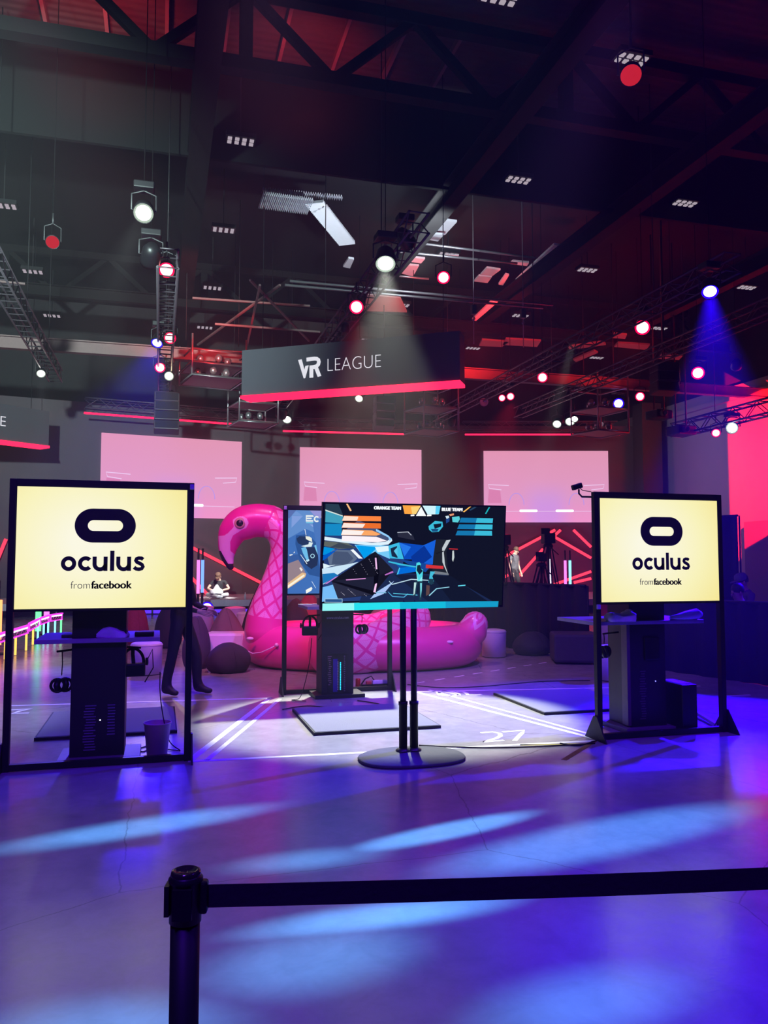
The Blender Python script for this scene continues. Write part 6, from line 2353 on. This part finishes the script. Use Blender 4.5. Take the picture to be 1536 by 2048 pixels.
STAND = dict(pelvis=(0, 0, 0.95), chest=(0.0, 0, 1.25), neck=(0.0, 0, 1.47), head=(0.03, 0, 1.62),
             shL=(0, 0.185, 1.41), elL=(-0.02, 0.25, 1.12), wrL=(0.06, 0.27, 0.88), shR=(0, -0.185, 1.41), elR=(-0.02, -0.25, 1.12), wrR=(0.06, -0.27, 0.88),
             knL=(0.02, 0.10, 0.50), anL=(-0.01, 0.11, 0.085), knR=(0.02, -0.10, 0.50), anR=(-0.01, -0.11, 0.085))


def pose(**k):
    d = dict(STAND)
    d.update(k)
    return d


# person whose dark legs show under the left display
pf_ = PZ(352, 1392)
person('person in dark trousers and shoes standing behind the left display, only the legs showing', (pf_.x + 0.05, pf_.y + 0.1, 0), -YAW - 0.25,
       pose(knL=(0.17, 0.10, 0.50), anL=(0.17, 0.12, 0.085), knR=(-0.06, -0.10, 0.50), anR=(-0.15, -0.11, 0.085), wrL=(0.3, 0.15, 1.05), wrR=(0.3, -0.15, 1.05), elL=(0.05, 0.25, 1.12), elR=(0.05, -0.25, 1.12)),
       CLOTHB, JEANS, 'long', HAIRB)
# person seated cross-legged on the stage edge, bent over something pale in the lap
ps1 = PD(438, 1197, 27.0)
person('person in a black t-shirt and cap sitting cross-legged on the stage, head bent', (ps1.x, ps1.y, 0.45), -PI / 2 - YAW,
       dict(pelvis=(-0.05, 0, 0.13), chest=(0.02, 0, 0.42), neck=(0.08, 0, 0.62), head=(0.16, 0, 0.73), look=(1, 0, -0.7),
            shL=(0.05, 0.19, 0.57), elL=(0.10, 0.36, 0.33), wrL=(0.30, 0.14, 0.27), shR=(0.05, -0.19, 0.57), elR=(0.10, -0.36, 0.33), wrR=(0.30, -0.14, 0.27),
            knL=(0.28, 0.36, 0.14), anL=(0.36, -0.08, 0.09), toeL=(0.34, -0.22, 0.06), knR=(0.28, -0.36, 0.14), anR=(0.46, 0.08, 0.09), toeR=(0.44, 0.22, 0.06)),
       CLOTHB, GREYJ, 'short', HAIR, WHITEC, hat=mat('brown_cap', (0.10, 0.05, 0.03), 0.8))
cloth((ps1.x + 0.33 * math.cos(-PI / 2 - YAW), ps1.y + 0.33 * math.sin(-PI / 2 - YAW), 0.62), 0.20, 0.16, 0.20, 'pale bag held in the lap of the seated person', WHITEC, 8, 'bag', 'bag')
bt = PD(492, 1199, 25.9)
t = thing('water_bottle', 'small clear bottle standing on the stage edge right of the seated person', 'bottle', (bt.x, bt.y + 0.25, 0.45))
MB().lathe([(0, 0), (0.033, 0), (0.035, 0.14), (0.014, 0.19), (0.014, 0.21), (0, 0.21)], 14).build('bottle_body', mat('clear_bottle', (0.7, 0.7, 0.75), 0.1, spec=0.8), t)
MB().lathe([(0, 0.205), (0.017, 0.205), (0.017, 0.23), (0, 0.23)], 12).build('cap', WHITEV, t)
# man standing on the stage at the right
ps2 = PD(1030, 1196, 27.0)
person('man in a dark patterned shirt standing on the right stage, looking down', (ps2.x, ps2.y, 0.45), -YAW - 0.75,
       pose(head=(0.07, 0, 1.60), look=(1, 0, -0.5), knL=(0.10, 0.10, 0.50), anL=(0.08, 0.11, 0.085)), CLOTHC, CLOTHB, 'short', HAIR)
# two people behind the control desk
for (px, py, dd, lab, sh, hr, fz, ht) in ((1497, 1166, 13.0, 'person in a grey shirt and cap sitting behind the control desk at the right edge', CLOTHG, HAIR, PI * 1.0, None),
                                          (1488, 1190, 11.95, 'person with black hair bent low behind the control desk drape, right edge', CLOTHB, HAIRB, PI * 1.05, None)):
    p = PD(px, py, dd)
    z0 = p.z - 1.22
    stl = thing('stool', 'black stool under the ' + lab.split(' sitting')[0].split(' bent')[0] + ' at the control desk', 'stool', (p.x, p.y, 0), 0, 'control desk stools')
    MB().lathe([(0, 0.40 + z0), (0.17, 0.40 + z0), (0.18, 0.45 + z0), (0, 0.46 + z0)], 18).build('seat', BLACKP, stl)
    MB().tube([(0, 0, 0.02), (0, 0, 0.41 + z0)], 0.025, 8).build('column', STEEL, stl)
    MB().lathe([(0, 0.0), (0.20, 0.0), (0.2, 0.02), (0, 0.03)], 18).build('base', BLACKP, stl)
    person(lab, (p.x, p.y, z0 + 0.03 if z0 > 0 else 0.0), fz - YAW,
           dict(pelvis=(0, 0, 0.56), chest=(0.03, 0, 0.86), neck=(0.06, 0, 1.07), head=(0.11, 0, 1.21), look=(1, 0, -0.25),
                shL=(0.04, 0.19, 1.01), elL=(0.12, 0.25, 0.74), wrL=(0.36, 0.16, 0.76), shR=(0.04, -0.19, 1.01), elR=(0.12, -0.25, 0.74), wrR=(0.36, -0.16, 0.76),
                knL=(0.42, 0.12, 0.52), anL=(0.40, 0.12, 0.085), knR=(0.42, -0.12, 0.52), anR=(0.40, -0.12, 0.085)),
           sh, JEANS, 'long', hr, hat=CLOTHG if 'cap' in lab else False)


# ------------------------------------------------------------------ the belt barrier in front
sp0 = PD(372, 1740, 1.74)
sx_, sy_ = sp0.x, sp0.y
sth = thing('stanchion', 'black belt barrier post in the foreground', 'barrier post', (sx_, sy_, 0))
MB().lathe([(0, 0), (0.17, 0), (0.175, 0.012), (0.12, 0.03), (0.04, 0.04), (0, 0.04)], 32).build('base', BLACK, sth)
MB().lathe([(0.0, 0.03), (0.0305, 0.03), (0.0305, 0.90), (0, 0.90)], 32).build('post', BLACK, sth)
MB().lathe([(0, 0.895), (0.0335, 0.895), (0.0335, 0.975), (0.036, 0.978), (0.036, 0.984), (0.0325, 0.987), (0.0325, 0.990), (0, 0.990)], 32).build('head', BLACKP, sth)
MB().lathe([(0.0, 0.985), (0.031, 0.985), (0.032, 0.992), (0.030, 0.999), (0.024, 1.001), (0.020, 0.996), (0, 0.995)], 32).build('top_cap', mat('glossy_black', (0.02, 0.015, 0.016), 0.12), sth)
bd = (PD(1545, 1752, 1.80) - PD(372, 1765, 1.74))
bd.z = 0
bd.normalize()
mcol = MB()
for k in range(4):
    a = math.atan2(bd.y, bd.x) + k * PI / 2
    R3 = Matrix.Rotation(a, 3, 'Z')
    if k == 0:
        continue
    mcol.box(R3 @ Vector((0.036, 0, 0)) + Vector((0, 0, 0.942)), (0.010, 0.040, 0.062), R3)
mcol.build('belt_slot', BLACKP, sth)
bc = PD(428, 1770, 1.75)
Rb = Matrix.Rotation(math.atan2(bd.y, bd.x), 3, 'Z')
p0 = Vector((sx_, sy_, 0.945)) + Rb @ Vector((0.026, 0, 0))
belt = thing('barrier_belt', 'black retractable belt stretched to the right from the foreground post', 'barrier belt', tuple(p0))
m = MB()
m.box(Rb @ Vector((0.012, 0, 0)), (0.018, 0.026, 0.068), Rb)
m.build('belt_end_clip', BLACKP, belt, bevel=0.006)
m = MB()
tgt = PD(1545, 1752, 1.80) - p0
n = 24
for i in range(n):
    f0, f1 = i / n, (i + 1) / n
    sag = lambda f: -0.006 * math.sin(PI * f)
    a = Rb @ Vector((0.02, 0, 0)) + tgt * 1.35 * f0 + Vector((0, 0, sag(f0)))
    b = Rb @ Vector((0.02, 0, 0)) + tgt * 1.35 * f1 + Vector((0, 0, sag(f1)))
    m.bar(a, b, 0.0022, 0.047)
bmesh.ops.remove_doubles(m.bm, verts=m.bm.verts, dist=0.0015)
m.build('belt', FABRIC, belt)
